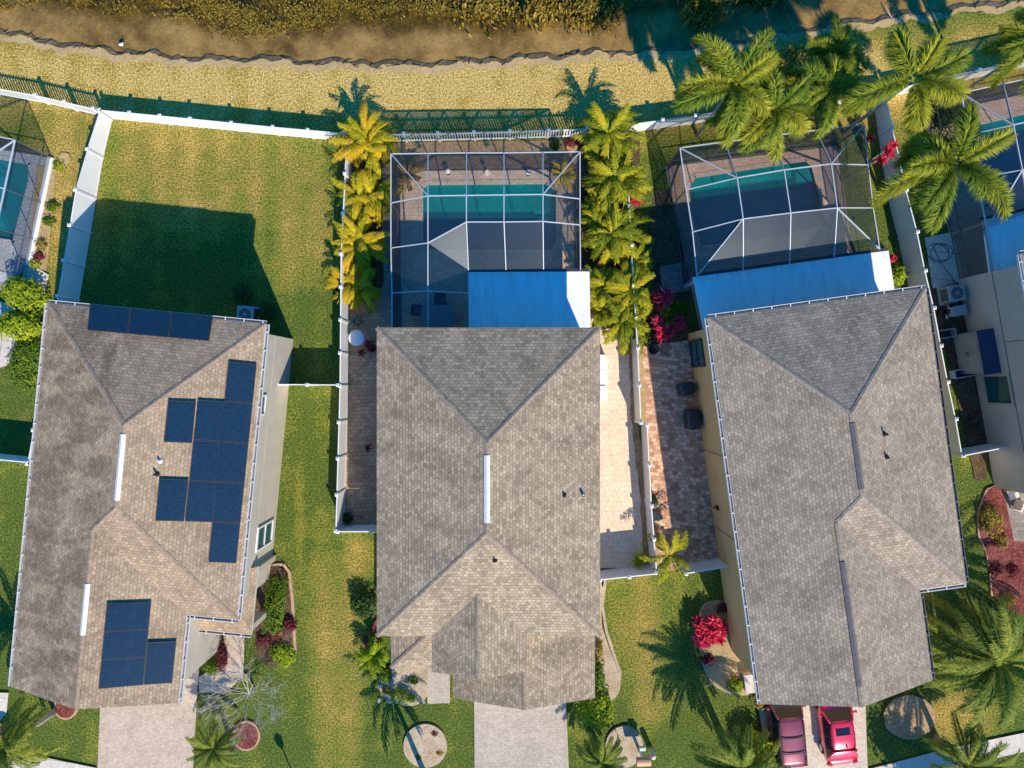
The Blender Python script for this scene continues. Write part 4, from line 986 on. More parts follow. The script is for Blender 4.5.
put(ARG[0], 606, 130, 2.5, .2, 1.05, 'green clumping palm at the right end of the picket fence', group=gB)
put(ARG[1], 616, 178, 2.4, 1.4, 1.02, 'yellow green clumping palm just above the small magenta plant', group=gB)
put(ARG[1], 600, 222, 2.0, 2.8, .72, 'smaller golden clumping palm touching the right wall of the middle cage', group=gB)
put(ARG[2], 609, 153, 2.2, 5.1, .62, 'small clumping palm squeezed between the two largest at the back of the row', group=gB)
put(ARG[1], 637, 258, 2.1, .9, .66, 'small yellow clumping palm on the right flank of the row below the magenta plant', group=gB)
put(ARG[0], 604, 203, 2.0, 3.9, .62, 'small golden clumping palm near the cage corner in the middle of the row', group=gB)
put(ARG[2], 608, 308, 2.0, 4.4, .62, 'small shaggy clumping palm beside the sunlit end of the white patio roof', group=gB)
put(ARG[2], 621, 234, 2.5, 3.6, 1.0, 'clumping palm just below the small magenta plant', group=gB)
put(ARG[0], 630, 286, 2.4, 4.9, .95, 'clumping palm with a pinkish tip beside the magenta shrub', group=gB)
put(ARG[1], 602, 284, 1.9, 5.6, .8, 'brownish clumping palm beside the sunlit corner of the white patio roof', group=gB)
put(ARG[2], 623, 323, 2.3, 2.2, .88, 'clumping palm nearest the middle house at the end of the row', group=gB)

# tall feathery palms at the top right
FX = [palm('feathery_palm', 51, 6.6, 2.9, 17, 'f', 'l_fox', .66, 360, .021, (-.25, 1.05), 1.75, True, 1, (.25, .9), .10, .35),
      palm('feathery_palm', 52, 6.2, 2.85, 16, 'f', 'l_fox', .64, 360, .021, (-.2, 1.0), 1.85, True, 1, (.35, 1.), .10, .35)]
gF = 'tall feathery palms at the top right'
put(FX[0], 736, 84, 6.9, .5, 1.0, 'tall feathery palm leftmost of the dense group above the right cage', group=gF)
put(FX[1], 779, 104, 6.6, 2.1, .95, 'feathery palm with a yellow frond hanging over the right cage', group=gF)
put(FX[0], 772, 62, 6.2, 3.3, .72, 'smaller feathery palm at the back of the dense group near the pond bank', group=gF)
put(FX[1], 824, 94, 4.8, 4.0, .86, 'feathery palm at the right of the dense group beside the fence corner', group=gF)
put(FX[0], 838, 52, 4.2, 1.2, .62, 'low dark green feathery palm behind the fence near the pond', group=gF)
E = palm('feathery_palm', 55, 7.0, 3.3, 6, 'f', 'l_fox', .86, 560, .022, (.15, .5), .95, True, 1, (.5, 1.), .10, .35, azs=[R(-28), R(60), R(125), R(195), R(20), R(-75)])
put(E, 916, 78, 7.2, 0, 1.0, 'star shaped yellow green palm with six separate plumes above the fence corner', group=gF)
E2 = palm('feathery_palm', 56, 6.4, 3.5, 15, 'f', 'l_fox', .78, 460, .022, (-.2, .95), 1.5, True, 1, (.25, .85), .10, .35)
put(E2, 956, 163, 6.6, .7, 1.0, 'big green feathery palm spreading over the bright pool at the right edge', group=gF)
put(FX[1], 1052, 34, 6.5, 1.0, .95, 'feathery palm reaching in from the top right corner', group=gF)

# date palms and small palms in the front gardens
D1 = palm('date_palm', 71, 2.9, 3.9, 52, 'd', 'l_date', .50, 120, .022, (-.35, 1.2), 1.0, False, 1, (.15, .8), .24, .55)
put(D1, 1000, 662, 3.3, 0, 1.08, 'huge green date palm with drooping yellow fronds right of the grey roof', 'palm')
D2 = palm('date_palm', 72, 3.4, 3.0, 36, 'd', 'l_date', .46, 100, .022, (-.1, 1.2), 1.0, False, 1, (.25, .8), .2, .55)
put(D2, 742, 770, 3.6, 0, 1.0, 'date palm cut off by the bottom edge left of the parked cars', 'palm')
put(D2, 602, 764, 2.2, 2.2, .62, 'date palm over the round bed right of the grey driveway', 'palm')
put(D2, 965, 762, 2.6, 4.0, .86, 'date palm at the bottom edge over the shaded sidewalk', 'palm')
_o = put(D2, 5, 747, 4.0, 1.0, .85, 'date palm with a bare grey trunk filling the bottom left corner', 'palm'); _o.scale = (.85, .85, 1.15)
put(D2, 214, 748, 1.9, 3.1, .55, 'small grey green date palm beside the round red bed', 'palm')
S1 = palm('fan_palm', 81, .75, 1.15, 20, 's', 'l_lime', .34, 26, .03, (-.1, 1.25), .8, False, 1, (.2, .75), .12, .55)
put(S1, 373, 657, 1.0, 0, 1.0, 'small bright green palm at the left front corner of the middle roof', 'palm')
S2 = palm('young_palm', 82, 1.7, 1.65, 12, 's', 'l_areca_g', .34, 30, .03, (.0, 1.1), 1.0, False, 1, (.1, .85), .11, .5)
put(S2, 671, 556, 2.0, .4, 1.0, 'young yellow green palm where the two front fences meet', 'palm')
put(S2, 424.5, 771, 4.2, 2.0, 1.3, 'palm just below the bottom edge casting its shadow over the round pale bed', 'palm')
o = [c for c in COL.objects if c.get('label', '').startswith('palm just below')][0]
g_ = P(426, 775); o.location = (g_.x, g_.y, 0); o.scale = (1.25, 1.25, 2.3)

def leaves(mb, c, rad, n, size, rng, shell=.55, tint=(.1, .9), flat=.0, box=False, asp=.5):
    for _ in range(n):
        if box: d = Vector((rng.uniform(-1, 1), rng.uniform(-1, 1), rng.uniform(-1, 1)))
        else:
            d = Vector((rng.gauss(0, 1), rng.gauss(0, 1), rng.gauss(0, 1))).normalized() * (shell + (1 - shell) * rng.random() ** .6)
        lump = 1 + .13 * math.sin(d.x * 7 + c[0]) * math.sin(d.y * 6 + c[1]) * 1.4
        p = Vector(c) + Vector((d.x * rad[0], d.y * rad[1], d.z * rad[2])) * lump
        if p.z < .03: p.z = rng.uniform(.03, .12)
        a = Vector((rng.uniform(-1, 1), rng.uniform(-1, 1), rng.uniform(-.6 + flat * .4, .6 - flat * .4))).normalized()
        nrm = (d + Vector((0, 0, .8)) + Vector((rng.uniform(-.6, .6), rng.uniform(-.6, .6), 0))).normalized()
        b = a.cross(nrm)
        if b.length < .05: continue
        b = b.normalized() * size * asp * rng.uniform(.7, 1.2); a = nrm.cross(b).normalized() * size * rng.uniform(.7, 1.25)
        mb.add([p - a, p + b, p + a, p - b], [(0, 1, 2, 3)], rng.uniform(*tint))
def shrub(name, label, px, py, rad, mat, n, size, seed, cat='shrub', zc=None, group=None, box=False, rz=0.0, lobes=3, shell=.5):
    rng = random.Random(seed); g = P(px, py, (zc or rad[2]) * .9); r = empty(name, (g.x, g.y, 0), rz, label, cat, group)
    mb = MB()
    if box: leaves(mb, (0, 0, rad[2]), rad, n, size, rng, box=True)
    else:
        for k_ in range(lobes):
            o_ = (0, 0) if k_ == 0 else (rng.uniform(-.4, .4) * rad[0], rng.uniform(-.4, .4) * rad[1]); f = 1.0 if k_ == 0 else rng.uniform(.55, .8)
            leaves(mb, (o_[0], o_[1], rad[2] * (.85 if k_ == 0 else rng.uniform(.8, 1.25))), tuple(q * f for q in rad), n // lobes, size, rng, shell, (rng.uniform(0, .25), rng.uniform(.75, 1)))
    mb.build('foliage', M[mat], r)
    st = MB()
    for k_ in range(5):
        a = rng.uniform(0, 6.28); st.tube([(0, 0, 0), (rad[0] * .35 * math.cos(a), rad[1] * .35 * math.sin(a), rad[2])], [.035, .012], 5)
    st.build('stem', M['twig'], r)
    return r
def rosette(name, label, px, py, R_, h, mat, n, seed, cat='plant', group=None, w=.07, heads=1, spread=.5):
    rng = random.Random(seed); g = P(px, py, h * .8); r = empty(name, (g.x, g.y, 0), 0, label, cat, group); st = MB()
    for hd in range(heads):
        mb = MB()
        ox, oy = (0, 0) if hd == 0 else (rng.uniform(-spread, spread), rng.uniform(-spread, spread)); hz = h * rng.uniform(.55, 1.0) if hd else h
        st.tube([(ox * .5, oy * .5, 0), (ox, oy, hz)], .03, 5)
        for k_ in range(n):
            a = k_ * 2.4 + rng.uniform(-.3, .3); e = 1.15 - 1.35 * k_ / n; Lr = R_ * rng.uniform(.75, 1.1); d = Vector((math.cos(a), math.sin(a), 0)); U = Vector((0, 0, 1)); s = Vector((-math.sin(a), math.cos(a), 0))
            b = Vector((ox, oy, hz)); m1 = b + (d * math.cos(e) + U * math.sin(e)) * Lr * .55; tip = m1 + (d * math.cos(e - .7) + U * math.sin(e - .7)) * Lr * .5; t = rng.uniform(.05, .95)
            mb.add([b - s * w * .4, b + s * w * .4, m1 + s * w, m1 - s * w], [(0, 1, 2, 3)], t); mb.add([m1 - s * w, m1 + s * w, tip], [(0, 1, 2)], min(1, t + .08))
        mb.build('leaf_rosette', M[mat], r)
    st.build('stem', M['twig'], r); return r

gR = 'magenta leaved plants'
rosette('ti_plant', 'small magenta plant among the yellow palms right of the middle cage', 637, 201, .42, .9, 'l_red', 22, 1, 'plant', gR, .05, 3, .15)
rosette('ti_plant', 'magenta shrub below the grey slab beside the right cage', 664, 297, .62, 1.9, 'l_red', 24, 2, 'plant', gR, .06, 5, .35)
rosette('ti_plant', 'red plant at the left tip of the leafy bed above the paver path', 657, 322, .45, 1.5, 'l_red', 20, 3, 'plant', gR, .05, 3, .2)
rosette('ti_plant', 'magenta plant overhanging the top of the red paver path', 667, 334, .55, 1.8, 'l_red', 22, 4, 'plant', gR, .06, 4, .3)
rosette('ti_plant', 'dull red plant against the tan house corner above the paver path', 679, 326, .45, 1.2, 'l_red', 20, 5, 'plant', gR, .05, 3, .25)
rosette('ti_plant', 'large pink and magenta plant in the stone edged bed by the tan house', 711, 633, .52, 1.0, 'l_red', 24, 6, 'plant', gR, .065, 22, .72)
rosette('ti_plant', 'magenta plant on the long fence between the right cage and the edge palm', 884, 153, .45, 1.9, 'l_red', 20, 7, 'plant', gR, .05, 4, .3)
rosette('ti_plant', 'tiny pink plant in the corner right of the right cage', 869, 140, .3, .8, 'l_red', 16, 8, 'plant', gR, .04, 2, .1)
rosette('ti_plant', 'pink flowering plant at the right end of the white patio roof', 892, 259, .3, .8, 'l_red', 18, 9, 'plant', gR, .05, 2, .1)
rosette('cordyline', 'dark maroon plant tucked against the left wall of the middle house', 370, 345, .42, .5, 'l_maroon', 18, 10, 'plant', None, .045, 3, .25)
rosette('cordyline', 'small dark red plant alone on the brown path left of the middle house', 362, 353, .32, .35, 'l_maroon', 18, 11, 'plant', None, .04)
rosette('cordyline', 'dark red plant halfway along the brown path', 369, 448, .34, .4, 'l_maroon', 18, 12, 'plant', None, .04)
rosette('agave', 'grey green agave by the round white table', 356, 322, .55, .3, 'l_agave', 20, 13, 'plant', None, .06)
rosette('agave', 'grey green agave left in the gravel behind the picket fence', 419, 146, .3, .2, 'l_agave', 16, 14, 'plant', 'agaves in the tan gravel bed', .04)
rosette('agave', 'grey green agave at the middle of the gravel bed', 487, 144.5, .28, .2, 'l_agave', 16, 15, 'plant', 'agaves in the tan gravel bed', .04)
rosette('bromeliad', 'lime yellow spiky plant before the white front fence', 640, 560, .5, .7, 'l_lime', 30, 16, 'plant', None, .04, 3, .15)
rosette('bromeliad', 'lime plant in the middle of the leafy bed above the paver path', 664, 310, .45, .5, 'l_lime', 24, 17, 'plant', None, .07, 2, .2)
shrub('shrub', 'green leafy bush between the magenta plants beside the right house', 676, 313, (.8, .8, .5), 'l_green', 900, .11, 18)
shrub('shrub', 'dark green bush at the right end of the gravel bed behind the picket fence', 556, 144, (.35, .35, .35), 'l_dark', 260, .08, 19)
shrub('shrub', 'rusty red low bush at the right end of the picket fence', 573, 142, (.5, .3, .25), 'l_maroon', 260, .08, 20)
shrub('shrub', 'round lime green bush above its twin at the left edge', 25, 296, (1.25, .95, .9), 'l_lime', 2600, .11, 21, group='lime bushes at the left edge')
shrub('shrub', 'lime green bush below its twin on the left edge patio', 18, 326, (1.3, .85, .9), 'l_lime', 2500, .11, 22, group='lime bushes at the left edge')
shrub('shrub', 'olive green low mound below the lime bushes beside the brown roof', 24, 366, (1.05, 1.6, .35), 'l_green', 2600, .09, 23)
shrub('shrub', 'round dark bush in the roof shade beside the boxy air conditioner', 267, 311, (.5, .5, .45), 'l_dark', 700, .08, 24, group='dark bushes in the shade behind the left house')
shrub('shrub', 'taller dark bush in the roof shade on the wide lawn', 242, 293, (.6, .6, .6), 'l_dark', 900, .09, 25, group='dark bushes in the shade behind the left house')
gH = 'low bushes beside the left pool cage'
for k_, (x, y, mt, lb) in enumerate(((59, 166, 'l_lime', 'lime yellow seedling at the corner of the left cage'), (53, 206, 'l_green', 'green low bush upper of the pair beside the left cage'), (49, 221, 'l_green', 'green low bush lower of the pair beside the left cage'), (41, 244, 'l_gold', 'golden low bush beside the white kerb of the left cage'), (38, 256, 'l_maroon', 'brownish low bush beside the white kerb'), (35, 264, 'l_lime', 'lime low bush nearest the left edge concrete pad'))):
    shrub('low_bush', lb, x, y, (.42, .36, .2), mt, 240, .07, 30 + k_, group=gH)
shrub('hedge', 'clipped green hedge beside the left house front corner', 276, 604, (.55, 1.55, .45), 'l_green', 3400, .075, 41, 'hedge', box=True, rz=R(-6))
for k_, (x, y, lb) in enumerate(((264, 640, 'maroon low bush left of the row below the clipped hedge'), (277, 633, 'maroon low bush in the middle of the row below the clipped hedge'), (289, 624, 'maroon low bush nearest the terracotta edging'))):
    shrub('croton', lb, x, y, (.5, .45, .3), 'l_maroon', 420, .085, 45 + k_, group='maroon bushes below the hedge')
shrub('croton', 'maroon bush row along the entry wall of the left house', 222, 656, (.3, 1.2, .3), 'l_maroon', 500, .085, 49)
shrub('shrub', 'lime green bush at the lower end of the hedge bed', 284, 655, (.75, .7, .35), 'l_lime', 900, .08, 50)
shrub('shrub', 'olive bush beside the entry path of the left house', 212, 668, (.5, .45, .4), 'l_green', 600, .08, 51)
shrub('shrub', 'lush green bush right of the grey middle driveway', 593, 705, (1.25, 1.15, .7), 'l_lime', 2600, .10, 52)
shrub('shrub', 'green bush strip along the right wall of the garage', 599, 678, (.4, 1.2, .5), 'l_green', 800, .09, 53)
shrub('shrub', 'yellow blooming bush at the right wall of the middle house', 599, 652, (.25, .8, .4), 'l_gold', 420, .07, 54)
shrub('shrub', 'bright green bush filling the left side of the maroon car', 757, 755, (1.2, 1.4, .9), 'l_lime', 2600, .11, 55)
shrub('shrub', 'yellow leafy bush at the wall corner of the tan house', 762, 694, (.6, 1.0, .5), 'l_gold', 900, .10, 56)
shrub('shrub', 'dark maroon low bush under the big magenta plant', 708, 660, (.45, .4, .3), 'l_maroon', 380, .08, 57)
shrub('shrub', 'golden brown dry bush in the red mulch at the right edge', 992, 521, (.75, 1.0, .45), 'l_gold', 1200, .09, 58)
shrub('shrub', 'green bush with golden blossoms left of the front gravel of the middle house', 399, 697, (.75, .55, .3), 'l_lime', 520, .06, 59)
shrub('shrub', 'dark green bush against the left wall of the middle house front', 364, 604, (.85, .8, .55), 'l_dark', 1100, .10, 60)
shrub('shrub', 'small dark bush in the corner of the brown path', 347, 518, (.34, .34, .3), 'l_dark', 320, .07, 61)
shrub('shrub', 'green bush at the corner below the pink flower by the right patio roof', 899, 274, (.5, .6, .5), 'l_lime', 600, .09, 62)
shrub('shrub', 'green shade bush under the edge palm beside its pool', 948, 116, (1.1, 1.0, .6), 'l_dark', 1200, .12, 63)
shrub('shrub', 'brown green undergrowth beneath the dense palm group', 796, 62, (1.6, 1.2, .7), 'l_gold', 1300, .13, 64)
shrub('shrub', 'green undergrowth beneath the dense palm group on the pond side', 846, 60, (1.4, 1.3, .7), 'l_green', 1400, .13, 65)
shrub('shrub', 'dark bush at the foot of the white patio roof left corner', 646, 330, (.6, .9, .4), 'l_dark', 600, .09, 66)
shrub('shrub', 'dark bush on the sunny strip below the tall boulder', 652, 500, (.35, .4, .3), 'l_dark', 300, .07, 67)
# container palms inside the middle cage
C1 = palm('cage_palm', 91, .8, 1.0, 14, 'c', 'l_brown', .30, 22, .03, (.0, 1.15), .9, False, 1, (.2, .9), .06, .5)
put(C1, 408, 174, .9, 0, 1.0, 'rusty orange palm in the left corner of the middle cage', 'plant')
C2 = palm('cage_palm', 92, .9, .9, 10, 'c', 'l_areca', .28, 22, .03, (.1, 1.15), .9, False, 1, (.5, .95), .06, .5)
put(C2, 564, 174, 1.0, 0, 1.0, 'golden palm in the right corner of the middle cage', 'plant')

# leafless shrub beside the left driveway
rng = random.Random(5); g_ = P(252, 690, .3); r = empty('bare_tree', (g_.x, g_.y, 0), 0, 'leafless pale twiggy tree beside the left house entry', 'tree'); mb = MB(); tb = MB()
tb.tube([(0, 0, 0), (.05, 0, .5), (.0, .05, .8)], [.10, .08, .07], 7); tb.build('trunk', M['twig'], r, True)
def branch(p, d, L, rad, dep):
    q = p + d * L; m_ = p + d * L * .5 + Vector((rng.uniform(-.06, .06), rng.uniform(-.06, .06), .02)); mb.tube([p, m_, q], [rad, rad * .8, rad * .6], 4, False)
    if dep == 0: return
    for _ in range(3 if dep > 1 else 4):
        nd_ = (d + Vector((rng.uniform(-.75, .75), rng.uniform(-.75, .75), rng.uniform(-.15, .45)))).normalized(); branch(p.lerp(q, rng.uniform(.55, 1)), nd_, L * rng.uniform(.55, .85), rad * .6, dep - 1)
for k_ in range(13):
    a = k_ * .49 + rng.uniform(-.2, .2); branch(Vector((0, 0, .75)), Vector((math.cos(a), math.sin(a), rng.uniform(.2, .9))).normalized(), rng.uniform(.9, 1.35), .022, 4)
mb.build('crown', M['twig'], r)

rng = random.Random(77); g_ = G(958, 858); r = empty('shade_tree', (g_[0], g_[1], 0), 0, 'leafy tree below the bottom edge shading the sidewalk at the lower right', 'tree')
mb = trunk_mesh(3.6, .22, .15, (.2, .1), False); mb.build('trunk', M['twig'], r, True)
mb = MB()
for k_ in range(9): leaves(mb, (rng.uniform(-1.5, 1.5), rng.uniform(-1.3, 1.3), rng.uniform(4.2, 6.2)), (1.3, 1.2, .8), 900, .16, rng, .3)
mb.build('crown', M['l_green'], r)
# pond plants: nobody could count them
rng = random.Random(21); mb = MB()
def pond_clump(px, py, rx, ry, n, size, h=.35, tint=(0, 1)):
    for _ in range(n):
        a = rng.uniform(0, 6.28); rr = abs(rng.gauss(0, .62)); x, y = G(px + rr * rx * math.cos(a), py + rr * ry * math.sin(a))
        if y < shore_y(x) + .9: continue
        d = Vector((rng.uniform(-1, 1), rng.uniform(-1, 1), rng.uniform(0, .9))).normalized(); s = Vector((-d.y, d.x, 0)).normalized() * size * .3; b = Vector((x, y, -.155)); t = rng.uniform(*tint)
        L = size * rng.uniform(.6, 1.4); m_ = b + d * L * .6 + Vector((0, 0, h * rng.random())); mb.add([b, m_ + s, b + d * L * 1.1 + Vector((0, 0, h * .4)), m_ - s], [(0, 1, 2, 3)], t)
for k_ in range(110):
    x = rng.uniform(-30, 500); dpt = rng.uniform(0, 55)
    base = 16 if x < 200 else 30 if x < 340 else 14
    pond_clump(x, base - dpt, rng.uniform(10, 26), rng.uniform(5, 12), 210, .13, .12, (rng.uniform(0, .25), rng.uniform(.6, 1)))
for (x, y, rx, ry, n_) in ((541, 13, 11, 10, 2600), (702, 10, 14, 12, 3200), (590, 8, 34, 24, 900), (490, 6, 40, 20, 800), (760, -6, 30, 14, 600)):
    pond_clump(x, y, rx, ry, n_, .24, 1.0 if n_ > 2000 else .4, (.55, 1) if n_ > 2000 else (.1, .9))
tag(mb.build('pond_weeds', M['l_pond']), 'golden brown water weeds spreading over the pond along the top', 'water weeds', kind='stuff')

# ------------------------------------------------------------------ small things
def ac_unit(label, px, py, rz):
    g = P(px, py, .5); r = empty('air_conditioner', (g.x, g.y, 0), rz, label, 'air conditioner', 'air conditioner units in the shade')
    mb = MB(); mb.box((0, 0, .05), (1.1, 1.1, .1)); mb.build('pad', M['concrete'], r)
    mb = MB(); mb.box((0, 0, .53), (.9, .9, .82)); mb.build('cabinet', M['acmetal'], r, bevel=.05)
    mb = MB()
    for s in range(9):
        z = .2 + s * .075
        for a in range(4):
            mb.box((.455 * math.cos(a * math.pi / 2), .455 * math.sin(a * math.pi / 2), z), (.02, .72, .03), a * math.pi / 2)
    mb.build('louver_panel', M['grille'], r)
    mb = MB(); mb.box((0, 0, .955), (.92, .92, .04)); t = mb.build('top_cover', M['acmetal'], r, bevel=.02)
    mb = MB(); mb.lathe([(.36, .976), (.36, .984), (.05, .99)], (0, 0, 0), 28); mb.build('fan_opening', M['grille'], t)
    mb = MB()
    for q in (.12, .2, .28, .35):
        mb.tube([(q * math.cos(a * .3142), q * math.sin(a * .3142), 1.0) for a in range(21)], .008, 4, False)
    for a in range(8): mb.bar((0, 0, 1.0), (.37 * math.cos(a * .785), .37 * math.sin(a * .785), 1.0), .014, .01)
    mb.lathe([(.09, .995), (.09, 1.02), (.02, 1.03)], (0, 0, 0), 12); mb.build('fan_guard', M['acmetal'], t)
    return r
ac_unit('air conditioner standing in the roof shade behind the left house', 248, 315, R(-5))
ac_unit('air conditioner beside the wall of the right edge house', 952, 294, R(10))
g_ = P(957, 311, .5); r = empty('equipment_box', (g_.x, g_.y, 0), R(10), 'low teal grey equipment box below the right air conditioner', 'box')
mb = MB(); mb.box((0, 0, .38), (.75, .55, .7)); mb.build('body', M['tealbox'], r, bevel=.04); mb = MB(); mb.box((0, 0, .76), (.8, .6, .06)); mb.build('lid', M['tealbox'], r, bevel=.02)
mb = MB(); mb.box((.2, -.285, .4), (.2, .02, .3)); mb.build('hatch', M['grille'], r)
g_ = P(944, 312, .3); r = empty('pool_pump', (g_.x, g_.y, 0), R(10), 'black pool pump left of the low teal box', 'pump')
mb = MB(); mb.tube([(-.3, 0, .25), (.1, 0, .25)], .14, 12); mb.build('motor', M['black'], r, True)
mb = MB(); mb.lathe([(.12, .05), (.15, .1), (.15, .4), (.1, .46)], (.25, 0, 0), 14); mb.build('strainer_pot', M['black'], r, True)
mb = MB(); mb.tube([(.25, 0, .4), (.25, .35, .4), (.25, .35, .05)], .035, 8); mb.tube([(.1, -.2, .3), (.1, -.4, .3), (.3, -.4, .06)], .035, 8); mb.build('hose_fitting', M['white'], r, True)
g_ = P(955, 352, .0); r = empty('storage_shed', (g_.x + .9, g_.y, 0), R(10), 'narrow storage shed with navy roof against the right edge house wall', 'shed')
mb = MB(); mb.box((.2, 0, 1.05), (2.1, 2.35, 2.1)); mb.build('wall', M['shedwall'], r)
mb = MB(); mb.box((.2, 0, 2.17), (2.22, 2.5, .08)); mb.poly([(-.91, -1.25, 2.215), (1.31, -1.25, 2.215), (1.31, -1.25, 2.35)]); mb.poly([(-.91, 1.25, 2.215), (1.31, 1.25, 2.35), (1.31, 1.25, 2.215)]); mb.poly([(-.91, -1.25, 2.215), (1.31, -1.25, 2.35), (1.31, 1.25, 2.35), (-.91, 1.25, 2.215)]); mb.build('roof', M['shedroof'], r)
for s in (-1, 1):
    mb = MB(); mb.box((-.865, s * .56, 1.02), (.03, 1.06, 1.85)); d_ = mb.build('door', M['shedwall'], r, bevel=.01)
    mb = MB(); mb.box((-.9, s * .08, 1.05), (.04, .05, .2)); mb.build('handle', M['black'], d_)
for (x, y, w_, l_, mt, lb) in ((938, 334, 1.1, .45, 'acmetal', 'pale crate standing above the storage shed'), (957, 373, 1.2, .45, 'alum', 'shallow bin with pale rim just below the storage shed')):
    g_ = P(x + 6, y, .3); r = empty('crate', (g_.x, g_.y, 0), R(10), lb, 'crate'); mb = MB()
    for s in (-1, 1): mb.box((s * w_ / 2, 0, .28), (.05, l_, .5)); mb.box((0, s * l_ / 2, .28), (w_ - .055, .05, .5))
    mb.build('side', M[mt], r); mb = MB(); mb.box((0, 0, .06), (w_ - .06, l_ - .06, .06)); mb.build('bottom', M['grille'], r)
# garden hose on the slab
mb = MB(); pts = []
for k_ in range(60):
    a = k_ * .25; q = P(938, 253); rr = .55 + .12 * math.sin(k_ * .4) + k_ * .003; pts.append((q.x + rr * math.cos(a), q.y + rr * math.sin(a) * .8, .07 + .003 * k_ / 10))
q = P(951, 280); pts += [(q.x - .6, q.y + .9, .07), (q.x, q.y + .2, .07), (q.x + .1, q.y - .3, .25)]
mb.tube(pts, .018, 6); tag(mb.build('garden_hose', M['black'], smooth=True), 'black hose coiled on the concrete slab beside the right air conditioner', 'hose')
# white storage units by the middle house
for k_, (y, lb) in enumerate(((362, 'white lidded bin nearest the patio roof beside the middle house'), (377, 'white lidded bin in the middle of the row beside the middle house'), (393, 'white lidded bin at the lower end of the row beside the middle house'))):
    g_ = P(597, y, .6); r = empty('storage_bin', (g_.x, g_.y, 0), 0, lb, 'bin', 'white bins beside the middle house')
    mb = MB(); mb.box((0, 0, .28), (1.12, .80, .55)); mb.build('body', M['white'], r, bevel=.02); mb = MB(); mb.box((0, 0, .595), (1.18, .86, .06)); l_ = mb.build('lid', M['white'], r, bevel=.02)
    mb = MB(); mb.box((.575, 0, .52), (.04, .2, .05)); mb.build('handle', M['acmetal'], l_)
# round table
g_ = P(356.5, 338, .7); r = empty('round_table', (g_.x, g_.y, 0), 0, 'round white table beside the left wall of the middle house', 'table')
mb = MB(); mb.lathe([(.44, .68), (.46, .70), (.46, .73), (.44, .745)], (0, 0, 0), 32); mb.build('tabletop', M['white'], r, True)
mb = MB(); mb.lathe([(.28, 0), (.26, .05), (.08, .1), (.06, .5), (.14, .68)], (0, 0, 0), 16); mb.build('pedestal', M['white'], r, True)
# fire bowl
g_ = P(653, 349, .3); r = empty('fire_bowl', (g_.x, g_.y, 0), 0, 'small round black fire bowl on the top end of the red paver path', 'fire bowl')
mb = MB(); mb.lathe([(.1, .12), (.24, .2), (.3, .36), (.32, .38), (.29, .38), (.2, .24), (.02, .2)], (0, 0, 0), 22); mb.build('bowl', M['black'], r, True)
for a in range(3):
    mb = MB(); mb.tube([(.15 * math.cos(a * 2.09), .15 * math.sin(a * 2.09), .2), (.27 * math.cos(a * 2.09), .27 * math.sin(a * 2.09), .02)], .02, 6); mb.build('leg', M['blackmetal'], r)
# covered grills
def cover(label, px, py, w_, l_, h, rz):
    g = P(px, py, h * .7); r = empty('covered_grill', (g.x, g.y, 0), rz, label, 'covered grill', 'black covered grills on the red pavers'); mb = MB(); n = 28; prof = [(1.02, .03), (1.0, .35), (1.03, .6), (.98, .8), (.86, .93), (.55, 1.0), (.12, 1.03)]
    for q, z in prof:
        for k_ in range(n):
            a = 2 * math.pi * k_ / n; ca, sa = math.cos(a), math.sin(a); sq = 1 / max(abs(ca), abs(sa)); m_ = .72 * sq + .28; fold = 1 + (.05 * math.sin(a * 7 + z * 3) if z < .7 else .02 * math.sin(a * 5))
            mb.v.append((w_ / 2 * ca * m_ * q * fold * .86, l_ / 2 * sa * m_ * q * fold * .86, z * h))
    for i_ in range(len(prof) - 1):
        for k_ in range(n): mb.f.append((i_ * n + k_, i_ * n + (k_ + 1) % n, (i_ + 1) * n + (k_ + 1) % n, (i_ + 1) * n + k_))
    mb.f.append(tuple((len(prof) - 1) * n + k_ for k_ in range(n))); mb.build('cover', M['cover'], r, True)
    for sx in (-1, 1):
        for sy in (-1, 1):
            m2 = MB(); m2.tube([(sx * w_ * .36, sy * l_ * .36 - .03, .05), (sx * w_ * .36, sy * l_ * .36 + .03, .05)], .05, 10); m2.build('wheel', M['rubber'], r)
cover('black covered grill, wide and upper of the two by the tan wall', 687, 389, 1.05, .85, 1.0, R(15)); cover('black covered grill, tall oval and lower of the two by the tan wall', 693.5, 419.5, .95, 1.35, 1.05, R(5))
# boulders
for k_, (x, y, s_, lb) in enumerate(((655, 518, .5, 'pale boulder at the lower end of the strip beside the red pavers'), (653, 505, .36, 'small brown boulder above the pale one beside the red pavers'))):
    g_ = P(x, y, .15); mb = MB(); rr = random.Random(k_)
    prof = [(.7, 0), (1.0, .18), (.9, .45), (.55, .68), (.1, .75)]; n = 11
    for q, z in prof:
        for j in range(n): a = 2 * math.pi * j / n; f = q * rr.uniform(.86, 1.12); mb.v.append((s_ * f * math.cos(a), s_ * .8 * f * math.sin(a), s_ * z))
    for i_ in range(len(prof) - 1):
        for j in range(n): mb.f.append((i_ * n + j, i_ * n + (j + 1) % n, (i_ + 1) * n + (j + 1) % n, (i_ + 1) * n + j))
    mb.f.append(tuple((len(prof) - 1) * n + j for j in range(n))); o = mb.build('boulder', M['rock'], smooth=True); o.location = (g_.x, g_.y, 0); tag(o, lb, 'boulder')
STONE = [None]
